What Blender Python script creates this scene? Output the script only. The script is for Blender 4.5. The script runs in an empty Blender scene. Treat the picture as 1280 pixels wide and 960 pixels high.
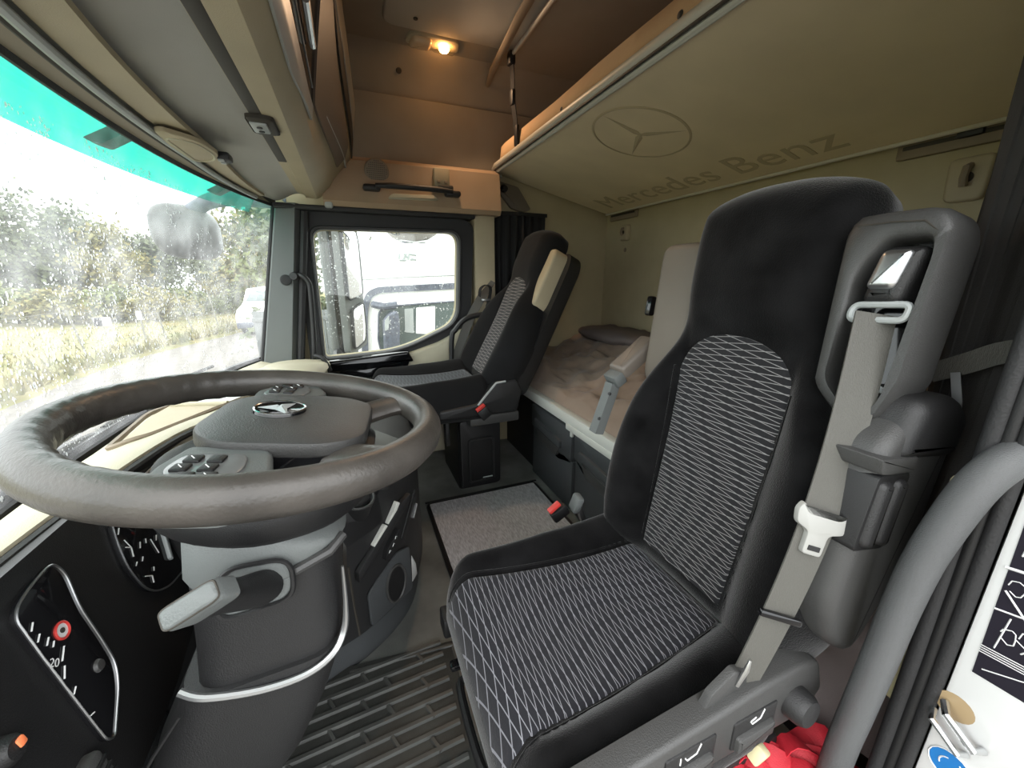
import bpy, bmesh, math, random
from mathutils import Vector, Matrix, noise
S = bpy.context.scene
COL = S.collection
random.seed(7)
V = Vector
PI = math.pi

# ------------------------------------------------------------------ camera
TH, PH, FPX = math.radians(22.069), math.radians(15.445), 485.0
camd = bpy.data.cameras.new('camera')
camd.sensor_fit = 'HORIZONTAL'; camd.sensor_width = 36.0
camd.lens = FPX * 36.0 / 1280.0
camd.clip_start = 0.01; camd.clip_end = 500
cam = bpy.data.objects.new('camera', camd); COL.objects.link(cam)
F = V((math.sin(TH)*math.cos(PH), math.cos(TH)*math.cos(PH), -math.sin(PH)))
Rt = V((math.cos(TH), -math.sin(TH), 0))
Up = V((math.sin(TH)*math.sin(PH), math.cos(TH)*math.sin(PH), math.cos(PH)))
cam.matrix_world = Matrix(((Rt.x, Up.x, -F.x, 0), (Rt.y, Up.y, -F.y, 0), (Rt.z, Up.z, -F.z, 0), (0, 0, 0, 1)))
S.camera = cam

# ------------------------------------------------------------------ sky, exposure
w = bpy.data.worlds.new('overcast_sky'); S.world = w; w.use_nodes = True
wn = w.node_tree.nodes; wn.clear()
wo = wn.new('ShaderNodeOutputWorld'); wb = wn.new('ShaderNodeBackground')
tc = wn.new('ShaderNodeTexCoord'); sp = wn.new('ShaderNodeSeparateXYZ'); cr = wn.new('ShaderNodeValToRGB')
w.node_tree.links.new(tc.outputs['Generated'], sp.inputs[0])
w.node_tree.links.new(sp.outputs['Z'], cr.inputs[0])
cr.color_ramp.elements[0].position = 0.0; cr.color_ramp.elements[0].color = (0.80, 0.84, 0.86, 1)
cr.color_ramp.elements[1].position = 0.6; cr.color_ramp.elements[1].color = (1.0, 1.0, 1.0, 1)
w.node_tree.links.new(cr.outputs[0], wb.inputs[0])
wb.inputs[1].default_value = 1.0
w.node_tree.links.new(wb.outputs[0], wo.inputs[0])
S.view_settings.view_transform = 'Standard'; S.view_settings.look = 'None'
S.view_settings.gamma = 1.0; S.view_settings.use_curve_mapping = False
S.view_settings.exposure = 2.32
S.cycles.max_bounces = 10; S.cycles.diffuse_bounces = 5; S.cycles.transparent_max_bounces = 16
S.cycles.caustics_reflective = False; S.cycles.caustics_refractive = False
S.cycles.sample_clamp_indirect = 4.0

# ------------------------------------------------------------------ materials
def lin(h):
    h = h.lstrip('#'); c = [int(h[i:i+2], 16)/255 for i in (0, 2, 4)]
    return tuple(((x+0.055)/1.055)**2.4 if x > 0.04045 else x/12.92 for x in c)
def mat(name, col, rough=0.5, metal=0.0, bump=0.0, bscale=400.0, var=0.0, vscale=8.0, spec=0.5, emit=None, estr=0, sheen=0, aniso=None):
    m = bpy.data.materials.new(name); m.use_nodes = True
    nt = m.node_tree; b = nt.nodes['Principled BSDF']; L = nt.links.new
    c = lin(col) if isinstance(col, str) else col
    b.inputs['Base Color'].default_value = (*c, 1); b.inputs['Roughness'].default_value = rough
    b.inputs['Metallic'].default_value = metal; b.inputs['Specular IOR Level'].default_value = spec
    if sheen:
        b.inputs['Sheen Weight'].default_value = sheen; b.inputs['Sheen Roughness'].default_value = 0.4
    if emit:
        b.inputs['Emission Color'].default_value = (*lin(emit), 1); b.inputs['Emission Strength'].default_value = estr
    t = nt.nodes.new('ShaderNodeTexCoord')
    if var:
        n = nt.nodes.new('ShaderNodeTexNoise'); n.inputs['Scale'].default_value = vscale; n.inputs['Detail'].default_value = 6
        L(t.outputs['Object'], n.inputs['Vector'])
        r = nt.nodes.new('ShaderNodeMapRange'); r.inputs[1].default_value = 0.3; r.inputs[2].default_value = 0.7
        r.inputs[3].default_value = 1-var; r.inputs[4].default_value = 1+var; L(n.outputs[0], r.inputs[0])
        mx = nt.nodes.new('ShaderNodeVectorMath'); mx.operation = 'SCALE'; mx.inputs[0].default_value = c
        L(r.outputs[0], mx.inputs['Scale']); L(mx.outputs[0], b.inputs['Base Color'])
    if bump:
        n = nt.nodes.new('ShaderNodeTexNoise'); n.inputs['Scale'].default_value = bscale; n.inputs['Detail'].default_value = 3
        mp = nt.nodes.new('ShaderNodeMapping'); L(t.outputs['Object'], mp.inputs[0])
        if aniso: mp.inputs['Scale'].default_value = aniso
        L(mp.outputs[0], n.inputs['Vector'])
        bp = nt.nodes.new('ShaderNodeBump'); bp.inputs['Strength'].default_value = bump; bp.inputs['Distance'].default_value = 0.002
        L(n.outputs[0], bp.inputs['Height']); L(bp.outputs[0], b.inputs['Normal'])
    return m
M = {}
M['wall'] = mat('beige_liner', '#aea385', 0.75, bump=0.15, bscale=300, var=0.05)
M['tan'] = mat('tan_plastic', '#ab9f84', 0.6, bump=0.2, bscale=500, var=0.05)
M['armpad'] = mat('armrest_vinyl', '#6e665e', 0.4, bump=0.2)
M['tongue'] = mat('tongue_metal', '#9a9a96', 0.4)
M['handle'] = mat('handle_vinyl', (0.095, 0.098, 0.10), 0.42, bump=0.5, bscale=500, aniso=(1, 1, 4))
M['podface'] = mat('pod_face', (0.16, 0.165, 0.165), 0.25)
M['liner'] = mat('upper_liner', '#8f8a80', 0.8, bump=0.2, bscale=300, var=0.05)
M['shelf'] = mat('shelf_plastic_lamplit', '#a58f76', 0.6, bump=0.2, bscale=500, var=0.05)  # tan plastic with the dome lamp's orange light put into its colour
M['wing'] = mat('wing_plastic', '#6e665c', 0.55, bump=0.2)
M['header_grey'] = mat('grey_liner', '#a8a7a1', 0.85, bump=0.2, bscale=500, var=0.04)
M['bunk'] = mat('bunk_panel_fabric', '#ddcfb0', 0.85, bump=0.25, bscale=350, var=0.06, vscale=5, aniso=(1, 6, 1))
M['engrave'] = mat('bunk_engraving', '#bbad8e', 0.8)
M['rail'] = mat('bunk_rail_plastic', '#c4c0b4', 0.45)
M['railgrey'] = mat('bed_rail', '#c9cbc4', 0.4)
M['groove'] = mat('dark_groove', '#3a3630', 0.7)
M['black'] = mat('black_plastic', (0.009, 0.009, 0.0095), 0.5, bump=0.25, bscale=700)
M['char'] = mat('charcoal_plastic', (0.014, 0.014, 0.0145), 0.5, bump=0.35, bscale=600, var=0.08)
M['char2'] = mat('grey_plastic', (0.048, 0.048, 0.047), 0.45, bump=0.35, bscale=600, var=0.06)
M['drawer'] = mat('drawer_plastic', (0.050, 0.054, 0.057), 0.5, bump=0.3, bscale=500, var=0.08)
M['gloss'] = mat('gloss_black', (0.006, 0.006, 0.007), 0.08)
M['screen'] = mat('instrument_lens', (0.008, 0.008, 0.009), 0.06)
M['chrome'] = mat('chrome', (0.7, 0.71, 0.72), 0.15, 1.0)
M['satin'] = mat('satin_metal', (0.55, 0.56, 0.57), 0.35, 1.0)
M['leather'] = mat('wheel_leather', (0.058, 0.052, 0.046), 0.36, bump=0.25, bscale=260, var=0.35, vscale=14)
M['velour'] = mat('black_velour', (0.0072, 0.0071, 0.0074), 1.0, bump=0.5, bscale=420, var=0.6, vscale=14, sheen=0.32, spec=0.05)
M['velour2'] = mat('black_velour_far', (0.009, 0.009, 0.0095), 0.9, bump=0.3, bscale=180, var=0.2, sheen=0.12, spec=0.2)
M['dash'] = mat('beige_dash', '#b9b39c', 0.6, bump=0.3, bscale=500, var=0.04)
M['dashlight'] = mat('pale_dash_mat', '#c6c9c6', 0.4)
M['brown'] = mat('brown_rubber', '#877a68', 0.6)
M['locker'] = mat('locker_brown', '#6d6157', 0.55, bump=0.2)
M['lightgrey'] = mat('pale_grey_plastic', '#a3a8a8', 0.4)
M['pillar'] = mat('pillar_grey', '#636766', 0.6, bump=0.3, bscale=500)
M['rubber'] = mat('door_rubber', (0.018, 0.018, 0.019), 0.65, bump=0.4, bscale=300)
M['floor'] = mat('floor_vinyl', (0.15, 0.158, 0.148), 0.45, bump=0.3, bscale=250, var=0.35, vscale=7)
M['rubbermat'] = mat('floor_rubber_mat', (0.048, 0.050, 0.046), 0.5, bump=0.3, bscale=300, var=0.4, vscale=10)
M['ribs'] = mat('rubber_mat_ridges', (0.062, 0.064, 0.060), 0.42, var=0.3, vscale=12)
M['sheet'] = mat('bed_sheet', '#8b7a6c', 0.85, bump=0.2, bscale=350, var=0.08, sheen=0.2)
M['mattress'] = mat('mattress_fabric', '#c2a27c', 0.85, bump=0.25, bscale=250, var=0.05)
M['curtain'] = mat('black_curtain', (0.012, 0.012, 0.013), 0.9, bump=0.3, bscale=400)
M['greycurtain'] = mat('dark_curtain', (0.032, 0.031, 0.03), 0.9, bump=0.3, bscale=400, var=0.15)
M['greycloth'] = mat('taupe_cloth', '#6b6260', 0.9, bump=0.3, bscale=500, var=0.1)
M['belt'] = mat('belt_webbing', '#53524d', 0.6, bump=0.5, bscale=900, aniso=(1, 1, 0.2), var=0.05)
M['white'] = mat('white_paint', '#dedfde', 0.25)
M['whitebody'] = mat('truck_white', '#e8e9e8', 0.3)
M['red'] = mat('red_webbing', '#b3202e', 0.6, bump=0.4, bscale=600, var=0.15, vscale=30)
M['redbutton'] = mat('red_button', '#c23a35', 0.4)
M['blue'] = mat('blue_sticker', '#2273b8', 0.35)
M['mirror'] = mat('mirror_glass', (0.85, 0.86, 0.85), 0.03, 1.0)
M['silverline'] = mat('silver_trim', (0.42, 0.43, 0.43), 0.35, 0.9)
M['navy'] = mat('black_print', (0.01, 0.008, 0.016), 0.4)
M['greyprint'] = mat('badge_print', '#8f9896', 0.5)
M['darkglass'] = mat('truck_window', (0.09, 0.115, 0.115), 0.05)
M['bluegrey'] = mat('truck_trim', (0.09, 0.10, 0.13), 0.5, var=0.3, vscale=30)
M['bark'] = mat('bark', '#4d4438', 0.9)
M['post'] = mat('fence_post', '#6c6a5c', 0.8)
M['gravel'] = mat('gravel', '#66625c', 0.9, bump=0.6, bscale=30, var=0.2, vscale=5)
M['cream'] = mat('cream_paint', '#d3cba2', 0.6)
M['lamplens'] = mat('lamp_lens', '#ffd9a0', 0.3, emit='#ffb469', estr=16.0)
M['lampclear'] = mat('lamp_lens_unlit', '#d8c3a4', 0.15)

def leafmat(name, a, b):
    m = mat(name, a, 0.7); nt = m.node_tree; L = nt.links.new
    n = nt.nodes.new('ShaderNodeTexNoise'); n.inputs['Scale'].default_value = 1.3; n.inputs['Detail'].default_value = 5
    t = nt.nodes.new('ShaderNodeTexCoord'); L(t.outputs['Object'], n.inputs[0])
    r = nt.nodes.new('ShaderNodeValToRGB'); r.color_ramp.elements[0].position = 0.35; r.color_ramp.elements[1].position = 0.65
    r.color_ramp.elements[0].color = (*lin(a), 1); r.color_ramp.elements[1].color = (*lin(b), 1)
    L(n.outputs[0], r.inputs[0]); L(r.outputs[0], nt.nodes['Principled BSDF'].inputs['Base Color'])
    return m
M['leafgreen'] = leafmat('leaf_green', '#4d592a', '#6b703c')
M['leafdark'] = leafmat('leaf_dark', '#40482f', '#5c6343')
M['leafyellow'] = leafmat('leaf_yellow', '#786d35', '#5b5c2e')
M['grass'] = leafmat('grass_green', '#5d602b', '#786c3b')

def fabric(name, base, line, p, m1, m2, wob, seed=0.0, frame=None):
    """woven cloth with a net of thin crossing pale threads; frame = (origin, s axis, y axis) of the cushion"""
    m = mat(name, base, 0.9, bump=0.3, bscale=220, sheen=0.2, spec=0.2)
    nt = m.node_tree; L = nt.links.new; b = nt.nodes['Principled BSDF']
    t = nt.nodes.new('ShaderNodeTexCoord')
    def math_(op, a, bb=None):
        n = nt.nodes.new('ShaderNodeMath'); n.operation = op
        for i, x in enumerate((a, bb)):
            if x is None: continue
            if isinstance(x, (int, float)): n.inputs[i].default_value = x
            else: L(x, n.inputs[i])
        return n.outputs[0]
    def dot(vec):
        n = nt.nodes.new('ShaderNodeVectorMath'); n.operation = 'DOT_PRODUCT'
        L(t.outputs['Object'], n.inputs[0]); n.inputs[1].default_value = vec
        return n.outputs['Value']
    s = dot(frame[0]); y = dot(frame[1])
    def lines(slope, sgn, ph):
        wv = math_('MULTIPLY', math_('SINE', math_('ADD', math_('MULTIPLY', y, 9.0), math_('ADD', math_('MULTIPLY', s, 14.0), ph))), wob*sgn)
        u = math_('ADD', math_('ADD', s, math_('MULTIPLY', y, slope)), wv)
        fr = math_('FRACT', math_('MULTIPLY', u, 1.0/p))
        d = math_('ABSOLUTE', math_('SUBTRACT', fr, 0.5))
        return math_('LESS_THAN', d, 0.05)
    la = lines(m1, 1, seed); lb = lines(-m2, -1, seed+1.3)
    tot = math_('MAXIMUM', la, lb)
    nn = nt.nodes.new('ShaderNodeTexNoise'); nn.inputs['Scale'].default_value = 60; L(t.outputs['Object'], nn.inputs[0])
    k = math_('MULTIPLY', tot, math_('ADD', math_('MULTIPLY', nn.outputs[0], 0.35), 0.6))
    mx = nt.nodes.new('ShaderNodeMixRGB'); mx.inputs[1].default_value = (*base, 1); mx.inputs[2].default_value = (*lin(line), 1)
    L(k, mx.inputs[0]); L(mx.outputs[0], b.inputs['Base Color'])
    return m

def carpetmat():
    m = mat('carpet_weave', (0.12, 0.12, 0.125), 0.95, bump=0.6, bscale=300)
    nt = m.node_tree; L = nt.links.new
    t = nt.nodes.new('ShaderNodeTexCoord'); mp = nt.nodes.new('ShaderNodeMapping'); mp.inputs['Scale'].default_value = (240, 45, 45)
    n = nt.nodes.new('ShaderNodeTexNoise'); n.inputs['Scale'].default_value = 1; n.inputs['Detail'].default_value = 4
    L(t.outputs['Object'], mp.inputs[0]); L(mp.outputs[0], n.inputs[0])
    r = nt.nodes.new('ShaderNodeValToRGB'); r.color_ramp.elements[0].position = 0.35; r.color_ramp.elements[1].position = 0.7
    r.color_ramp.elements[0].color = (0.40, 0.40, 0.415, 1); r.color_ramp.elements[1].color = (0.66, 0.66, 0.68, 1)
    L(n.outputs[0], r.inputs[0]); L(r.outputs[0], nt.nodes['Principled BSDF'].inputs['Base Color'])
    return m
M['carpet'] = carpetmat()

def glassmat(name, tint, gloss=0.06, haze=0.0, hz=(0.9, 0.92, 0.93)):
    m = bpy.data.materials.new(name); m.use_nodes = True; nt = m.node_tree; nt.nodes.clear(); L = nt.links.new
    o = nt.nodes.new('ShaderNodeOutputMaterial'); tr = nt.nodes.new('ShaderNodeBsdfTransparent'); tr.inputs[0].default_value = (*tint, 1)
    gl = nt.nodes.new('ShaderNodeBsdfGlossy'); gl.inputs['Roughness'].default_value = 0.02
    mx = nt.nodes.new('ShaderNodeMixShader'); mx.inputs[0].default_value = gloss
    L(tr.outputs[0], mx.inputs[1]); L(gl.outputs[0], mx.inputs[2]); out = mx.outputs[0]
    if haze:
        df = nt.nodes.new('ShaderNodeBsdfTranslucent'); df.inputs[0].default_value = (*hz, 1)
        t = nt.nodes.new('ShaderNodeTexCoord'); n = nt.nodes.new('ShaderNodeTexNoise'); n.inputs['Scale'].default_value = 14; n.inputs['Detail'].default_value = 6
        L(t.outputs['Object'], n.inputs[0])
        r = nt.nodes.new('ShaderNodeMapRange'); r.inputs[1].default_value = 0.35; r.inputs[2].default_value = 0.7
        r.inputs[3].default_value = haze*0.5; r.inputs[4].default_value = haze*1.5; L(n.outputs[0], r.inputs[0])
        m2 = nt.nodes.new('ShaderNodeMixShader'); L(r.outputs[0], m2.inputs[0]); L(out, m2.inputs[1]); L(df.outputs[0], m2.inputs[2]); out = m2.outputs[0]
    L(out, o.inputs[0]); return m
M['windscreen'] = glassmat('windscreen_glass', (0.93, 0.97, 0.96), 0.03, 0.17)
M['sideglass'] = glassmat('side_glass', (0.95, 0.98, 0.96), 0.03, 0.015)
M['tealvisor'] = glassmat('teal_acrylic', (0.12, 0.52, 0.45), 0.04, 0.10, (0.08, 0.6, 0.52))
M['lens'] = glassmat('clear_lens', (0.8, 0.8, 0.8), 0.12)
def dropmat():
    m = bpy.data.materials.new('rain_water'); m.use_nodes = True; nt = m.node_tree; nt.nodes.clear(); L = nt.links.new
    o = nt.nodes.new('ShaderNodeOutputMaterial'); g = nt.nodes.new('ShaderNodeBsdfRefraction'); g.inputs['IOR'].default_value = 1.33
    tl = nt.nodes.new('ShaderNodeBsdfTranslucent'); tl.inputs[0].default_value = (0.95, 0.97, 0.97, 1)
    gl = nt.nodes.new('ShaderNodeBsdfGlossy'); gl.inputs['Roughness'].default_value = 0.05
    mx = nt.nodes.new('ShaderNodeMixShader'); mx.inputs[0].default_value = 0.5; L(g.outputs[0], mx.inputs[1]); L(tl.outputs[0], mx.inputs[2])
    m2 = nt.nodes.new('ShaderNodeMixShader'); m2.inputs[0].default_value = 0.12; L(mx.outputs[0], m2.inputs[1]); L(gl.outputs[0], m2.inputs[2])
    L(m2.outputs[0], o.inputs[0]); return m
M['drop'] = dropmat()

# ------------------------------------------------------------------ helpers
def newbm(): return bmesh.new()
def addm(bm, verts, faces):
    vs = [bm.verts.new(v) for v in verts]
    for f in faces:
        try: bm.faces.new([vs[i] for i in f])
        except ValueError: pass
    return vs
def obj(name, bm, m, parent=None, smooth=True, angle=40, label=None):
    bmesh.ops.recalc_face_normals(bm, faces=bm.faces)
    me = bpy.data.meshes.new(name); bm.to_mesh(me); bm.free()
    if smooth:
        me.polygons.foreach_set('use_smooth', [True]*len(me.polygons))
        me.set_sharp_from_angle(angle=math.radians(angle))
    o = bpy.data.objects.new(name, me); COL.objects.link(o)
    me.materials.append(M[m] if isinstance(m, str) else m)
    if parent is not None: attach(o, parent)
    if label: o['label'] = label
    return o
def attach(o, parent):
    """all meshes are modelled in place; a part keeps its place under its thing"""
    o.parent = parent
    o.matrix_parent_inverse = Matrix.Translation(-parent.location) if parent.parent is None else Matrix.Identity(4)
def thing(name, label, cat, loc=(0, 0, 0), group=None):
    o = bpy.data.objects.new(name, None); COL.objects.link(o); o.location = loc; o.empty_display_size = 0.05
    o['label'] = label; o['category'] = cat
    if group: o['group'] = group
    return o
def tag(o, label, cat, group=None, kind=None):
    o['label'] = label; o['category'] = cat
    if group: o['group'] = group
    if kind: o['kind'] = kind
    return o
def struct(name, bm, m, parent=None, **k):
    o = obj(name, bm, m, parent, **k)
    if parent is None: o['kind'] = 'structure'
    return o
def frame(o, x, y, z):
    return Matrix(((x[0], y[0], z[0], o[0]), (x[1], y[1], z[1], o[1]), (x[2], y[2], z[2], o[2]), (0, 0, 0, 1)))
def fr(o, zdir, xhint=(0, 1, 0)):
    z = V(zdir).normalized(); x = V(xhint); x = (x - z*x.dot(z)).normalized(); y = z.cross(x)
    return frame(o, x, y, z)
I4 = Matrix.Identity(4)
def bx(bm, c, s, bev=0.0, seg=2, mtx=None, rot=None):
    mm = Matrix.Translation(c)
    if rot: 
        from mathutils import Euler
        mm = mm @ Euler(rot).to_matrix().to_4x4()
    if mtx is not None: mm = mtx @ mm
    r = bmesh.ops.create_cube(bm, size=1.0, matrix=mm @ Matrix.Diagonal((*s, 1)))
    if bev:
        es = {e for v in r['verts'] for e in v.link_edges}
        bmesh.ops.bevel(bm, geom=list(es), offset=bev, segments=seg, profile=0.5, affect='EDGES')
    return bm
def box(c, s, bev=0.0, seg=2, mtx=None, rot=None): return bx(newbm(), c, s, bev, seg, mtx, rot)
def tube(bm, pts, r, n=10, closed=False, caps=True, flat=1.0):
    pts = [V(p) for p in pts]; N = len(pts)
    rs = r if isinstance(r, (list, tuple)) else [r]*N
    tan = []
    for i in range(N):
        a = pts[(i-1) % N] if (closed or i > 0) else pts[i]
        b = pts[(i+1) % N] if (closed or i < N-1) else pts[i]
        tan.append((b-a).normalized())
    ref = V((0, 0, 1)) if abs(tan[0].z) < 0.9 else V((1, 0, 0))
    nrm = (ref - tan[0]*ref.dot(tan[0])).normalized()
    rings = []
    for i in range(N):
        nrm = (nrm - tan[i]*nrm.dot(tan[i])).normalized(); bi = tan[i].cross(nrm)
        rings.append([bm.verts.new(pts[i] + (nrm*math.cos(2*PI*k/n)*flat + bi*math.sin(2*PI*k/n))*rs[i]) for k in range(n)])
    m = N if closed else N-1
    for i in range(m):
        a, b = rings[i], rings[(i+1) % N]
        for k in range(n): bm.faces.new((a[k], a[(k+1) % n], b[(k+1) % n], b[k]))
    if caps and not closed:
        bm.faces.new(rings[0]); bm.faces.new(rings[-1])
    return bm
def loft(bm, rings, caps=True, closed=True):
    R = [[bm.verts.new(p) for p in r] for r in rings]
    for i in range(len(R)-1):
        a, b = R[i], R[i+1]; n = len(a)
        for k in range(n if closed else n-1): bm.faces.new((a[k], a[(k+1) % n], b[(k+1) % n], b[k]))
    if caps:
        bm.faces.new(R[0]); bm.faces.new(R[-1])
    return bm
def rloop(pts, r, n=5):
    """round the corners of a closed 2D or 3D polygon"""
    out = []; N = len(pts); P = [V(p) for p in pts]
    rr = r if isinstance(r, (list, tuple)) else [r]*N
    for i in range(N):
        p, a, b = P[i], P[i-1], P[(i+1) % N]
        da, db = (a-p), (b-p); q = min(rr[i], da.length*0.49, db.length*0.49)
        s, e = p+da.normalized()*q, p+db.normalized()*q
        for k in range(n+1):
            t = k/n; out.append(s*(1-t)**2 + p*2*t*(1-t) + e*t*t)
    return out
def curve(pts, n=8, closed=False):
    """Catmull-Rom through the points"""
    P = [V(p) for p in pts]; N = len(P); out = []
    for i in range(N if closed else N-1):
        g = lambda j: P[j % N] if closed else P[max(0, min(N-1, j))]
        p0, p1, p2, p3 = g(i-1), g(i), g(i+1), g(i+2)
        for k in range(n):
            t = k/n
            out.append(0.5*((2*p1)+(p2-p0)*t+(2*p0-5*p1+4*p2-p3)*t*t+(3*p1-p0-3*p2+p3)*t**3))
    if not closed: out.append(P[-1])
    return out
def prism(bm, loop, depth, mtx=I4, bev=0.0, seg=2):
    """2D outline extruded along the frame's z from 0 to depth, outer top edge bevelled"""
    lp = [V((p[0], p[1])) for p in loop]; N = len(lp)
    ar = sum(lp[i].x*lp[(i+1) % N].y - lp[(i+1) % N].x*lp[i].y for i in range(N))
    if ar < 0: lp.reverse()
    nr = []
    for i in range(N):
        a, b = lp[i-1], lp[(i+1) % N]; d = (b-a).normalized() if (b-a).length > 1e-9 else V((1, 0)); nr.append(V((d.y, -d.x)))
    rings = []
    rings.append([mtx @ V((p.x, p.y, 0)) for p in lp])
    if bev:
        sg = 1 if depth > 0 else -1
        for k in range(seg+1):
            a = PI/2*k/seg; ins = bev*(1-math.cos(a)); up = depth - sg*bev*(1-math.sin(a))
            rings.append([mtx @ V((p.x-q.x*ins, p.y-q.y*ins, up)) for p, q in zip(lp, nr)])
    else: rings.append([mtx @ V((p.x, p.y, depth)) for p in lp])
    return loft(bm, rings)
def holeplate(bm, outer, inner, depth, mtx=I4):
    """plate with an opening: both outlines have the same number of points"""
    A = [mtx @ V((p[0], p[1], 0)) for p in outer]; B = [mtx @ V((p[0], p[1], 0)) for p in inner]
    C = [mtx @ V((p[0], p[1], depth)) for p in outer]; D = [mtx @ V((p[0], p[1], depth)) for p in inner]
    R = [[bm.verts.new(p) for p in r] for r in (A, B, D, C)]; n = len(A)
    for i in range(4):
        a, b = R[i], R[(i+1) % 4]
        for k in range(n): bm.faces.new((a[k], a[(k+1) % n], b[(k+1) % n], b[k]))
    return bm
def matchloop(inner, outer_pts):
    """a point on a polygon for each point of the inner loop, by direction from the inner loop's middle"""
    c = sum((V((p[0], p[1])) for p in inner), V((0, 0)))/len(inner); out = []
    N = len(outer_pts)
    for p in inner:
        d = V((p[0], p[1])) - c; best = None
        for i in range(N):
            a, b = V(outer_pts[i]), V(outer_pts[(i+1) % N]); e = b-a
            den = d.x*e.y - d.y*e.x
            if abs(den) < 1e-12: continue
            t = ((a.x-c.x)*e.y - (a.y-c.y)*e.x)/den; u = ((a.x-c.x)*d.y - (a.y-c.y)*d.x)/den
            if t > 0 and -1e-6 <= u <= 1+1e-6 and (best is None or t > best): best = t
        out.append(c + d*(best or 1))
    # snap closest samples to the polygon's corners
    for q in outer_pts:
        q = V(q); k = min(range(len(out)), key=lambda i: (out[i]-q).length); out[k] = q
    return out
def lathe(bm, prof, mtx, n=32):
    rings = [[mtx @ V((r*math.cos(2*PI*k/n), r*math.sin(2*PI*k/n), z)) for k in range(n)] for r, z in prof]
    return loft(bm, rings)
def sheet(bm, fn, nu, nv, thick=0.0):
    g = [[V(fn(i/nu, j/nv)) for j in range(nv+1)] for i in range(nu+1)]
    vs = [[bm.verts.new(p) for p in r] for r in g]
    for i in range(nu):
        for j in range(nv): bm.faces.new((vs[i][j], vs[i+1][j], vs[i+1][j+1], vs[i][j+1]))
    if thick:                      # second skin along the averaged normals, joined round the border
        def nrm_(i, j):
            u = g[min(nu, i+1)][j]-g[max(0, i-1)][j]; v = g[i][min(nv, j+1)]-g[i][max(0, j-1)]; c = u.cross(v)
            return c.normalized() if c.length > 1e-12 else V((0, 0, 1))
        sg = 1 if thick > 0 else -1
        w2_ = [[bm.verts.new(g[i][j]-nrm_(i, j)*thick) for j in range(nv+1)] for i in range(nu+1)]
        for i in range(nu):
            for j in range(nv): bm.faces.new((w2_[i][j], w2_[i][j+1], w2_[i+1][j+1], w2_[i+1][j]))
        for i in range(nu):
            for j in (0, nv): bm.faces.new((vs[i][j], vs[i+1][j], w2_[i+1][j], w2_[i][j]))
        for j in range(nv):
            for i in (0, nu): bm.faces.new((vs[i][j], vs[i][j+1], w2_[i][j+1], w2_[i][j]))
    return bm
def ribbon(bm, pts, sides, wid, th):
    """flat strap along pts; sides = across direction per point"""
    pts = [V(p) for p in pts]; N = len(pts); rings = []
    for i in range(N):
        t = (pts[min(N-1, i+1)]-pts[max(0, i-1)]).normalized(); s = V(sides[i] if isinstance(sides, list) else sides)
        s = (s - t*s.dot(t)).normalized(); n = t.cross(s); wv = wid[i] if isinstance(wid, list) else wid
        rings.append([pts[i]+s*wv/2-n*th/2, pts[i]+s*wv/2+n*th/2, pts[i]-s*wv/2+n*th/2, pts[i]-s*wv/2-n*th/2])
    return loft(bm, rings)
def text(name, body, size, mtx, m, parent, extrude=0.0006, spacing=1.0):
    cu = bpy.data.curves.new(name, 'FONT'); cu.body = body; cu.size = size; cu.extrude = extrude; cu.space_character = spacing
    cu.align_x = 'CENTER'; cu.align_y = 'CENTER'; cu.resolution_u = 3
    tmp = bpy.data.objects.new(name, cu); COL.objects.link(tmp)
    me = bpy.data.meshes.new_from_object(tmp.evaluated_get(bpy.context.evaluated_depsgraph_get()))
    bpy.data.objects.remove(tmp); me.transform(mtx); me.name = name
    o = bpy.data.objects.new(name, me); COL.objects.link(o); me.materials.clear(); me.materials.append(M[m])
    if parent is not None: attach(o, parent)
    return o
def letters(o, name):
    """split a line of lettering into one object per letter, parts of the same parent"""
    bm = bmesh.new(); bm.from_mesh(o.data); left = set(bm.verts); isl = []
    while left:
        st_ = [left.pop()]; cur = set(st_)
        while st_:
            v = st_.pop()
            for e in v.link_edges:
                q = e.other_vert(v)
                if q in left: left.discard(q); cur.add(q); st_.append(q)
        isl.append(cur)
    for cur in isl:
        fs = {f for v in cur for f in v.link_faces}; ix = {v: i for i, v in enumerate(cur)}
        me = bpy.data.meshes.new(name); me.from_pydata([v.co[:] for v in cur], [], [[ix[v] for v in f.verts] for f in fs]); me.materials.append(o.data.materials[0])
        c = bpy.data.objects.new(name, me); COL.objects.link(c); attach(c, o.parent)
    bm.free(); bpy.data.objects.remove(o)
def smooth01(t): t = max(0, min(1, t)); return t*t*(3-2*t)
def lerp(a, b, t): return a+(b-a)*t
def interp(x, xs, ys):
    if x <= xs[0]: return ys[0]
    for i in range(len(xs)-1):
        if x <= xs[i+1]: return lerp(ys[i], ys[i+1], (x-xs[i])/(xs[i+1]-xs[i]))
    return ys[-1]

# ================================================================== THE CAB SHELL (structure)
XZ = lambda y: frame((0, y, 0), (1, 0, 0), (0, 0, 1), (0, -1, 0))     # 2D = (x, z), depth towards -y
def gx(y, z):                                                          # windscreen surface
    s = abs((y-1.12)/1.0)
    top, bot = -0.425+0.155*s**2.2, -0.585+0.165*s**2.2
    return lerp(bot, top, (z+0.37)/0.67)

f = struct('floor', box((0.45, 1.15, -1.02), (2.4, 2.2, 0.04)), 'floor')
struct('seam_strip', box((0.5, 1.60, -0.999), (0.56, 0.012, 0.006), 0.002), 'black', f)
wb_ = struct('wall_back', box((1.52, 1.15, 0.0), (0.04, 2.2, 2.0)), 'wall')
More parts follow.
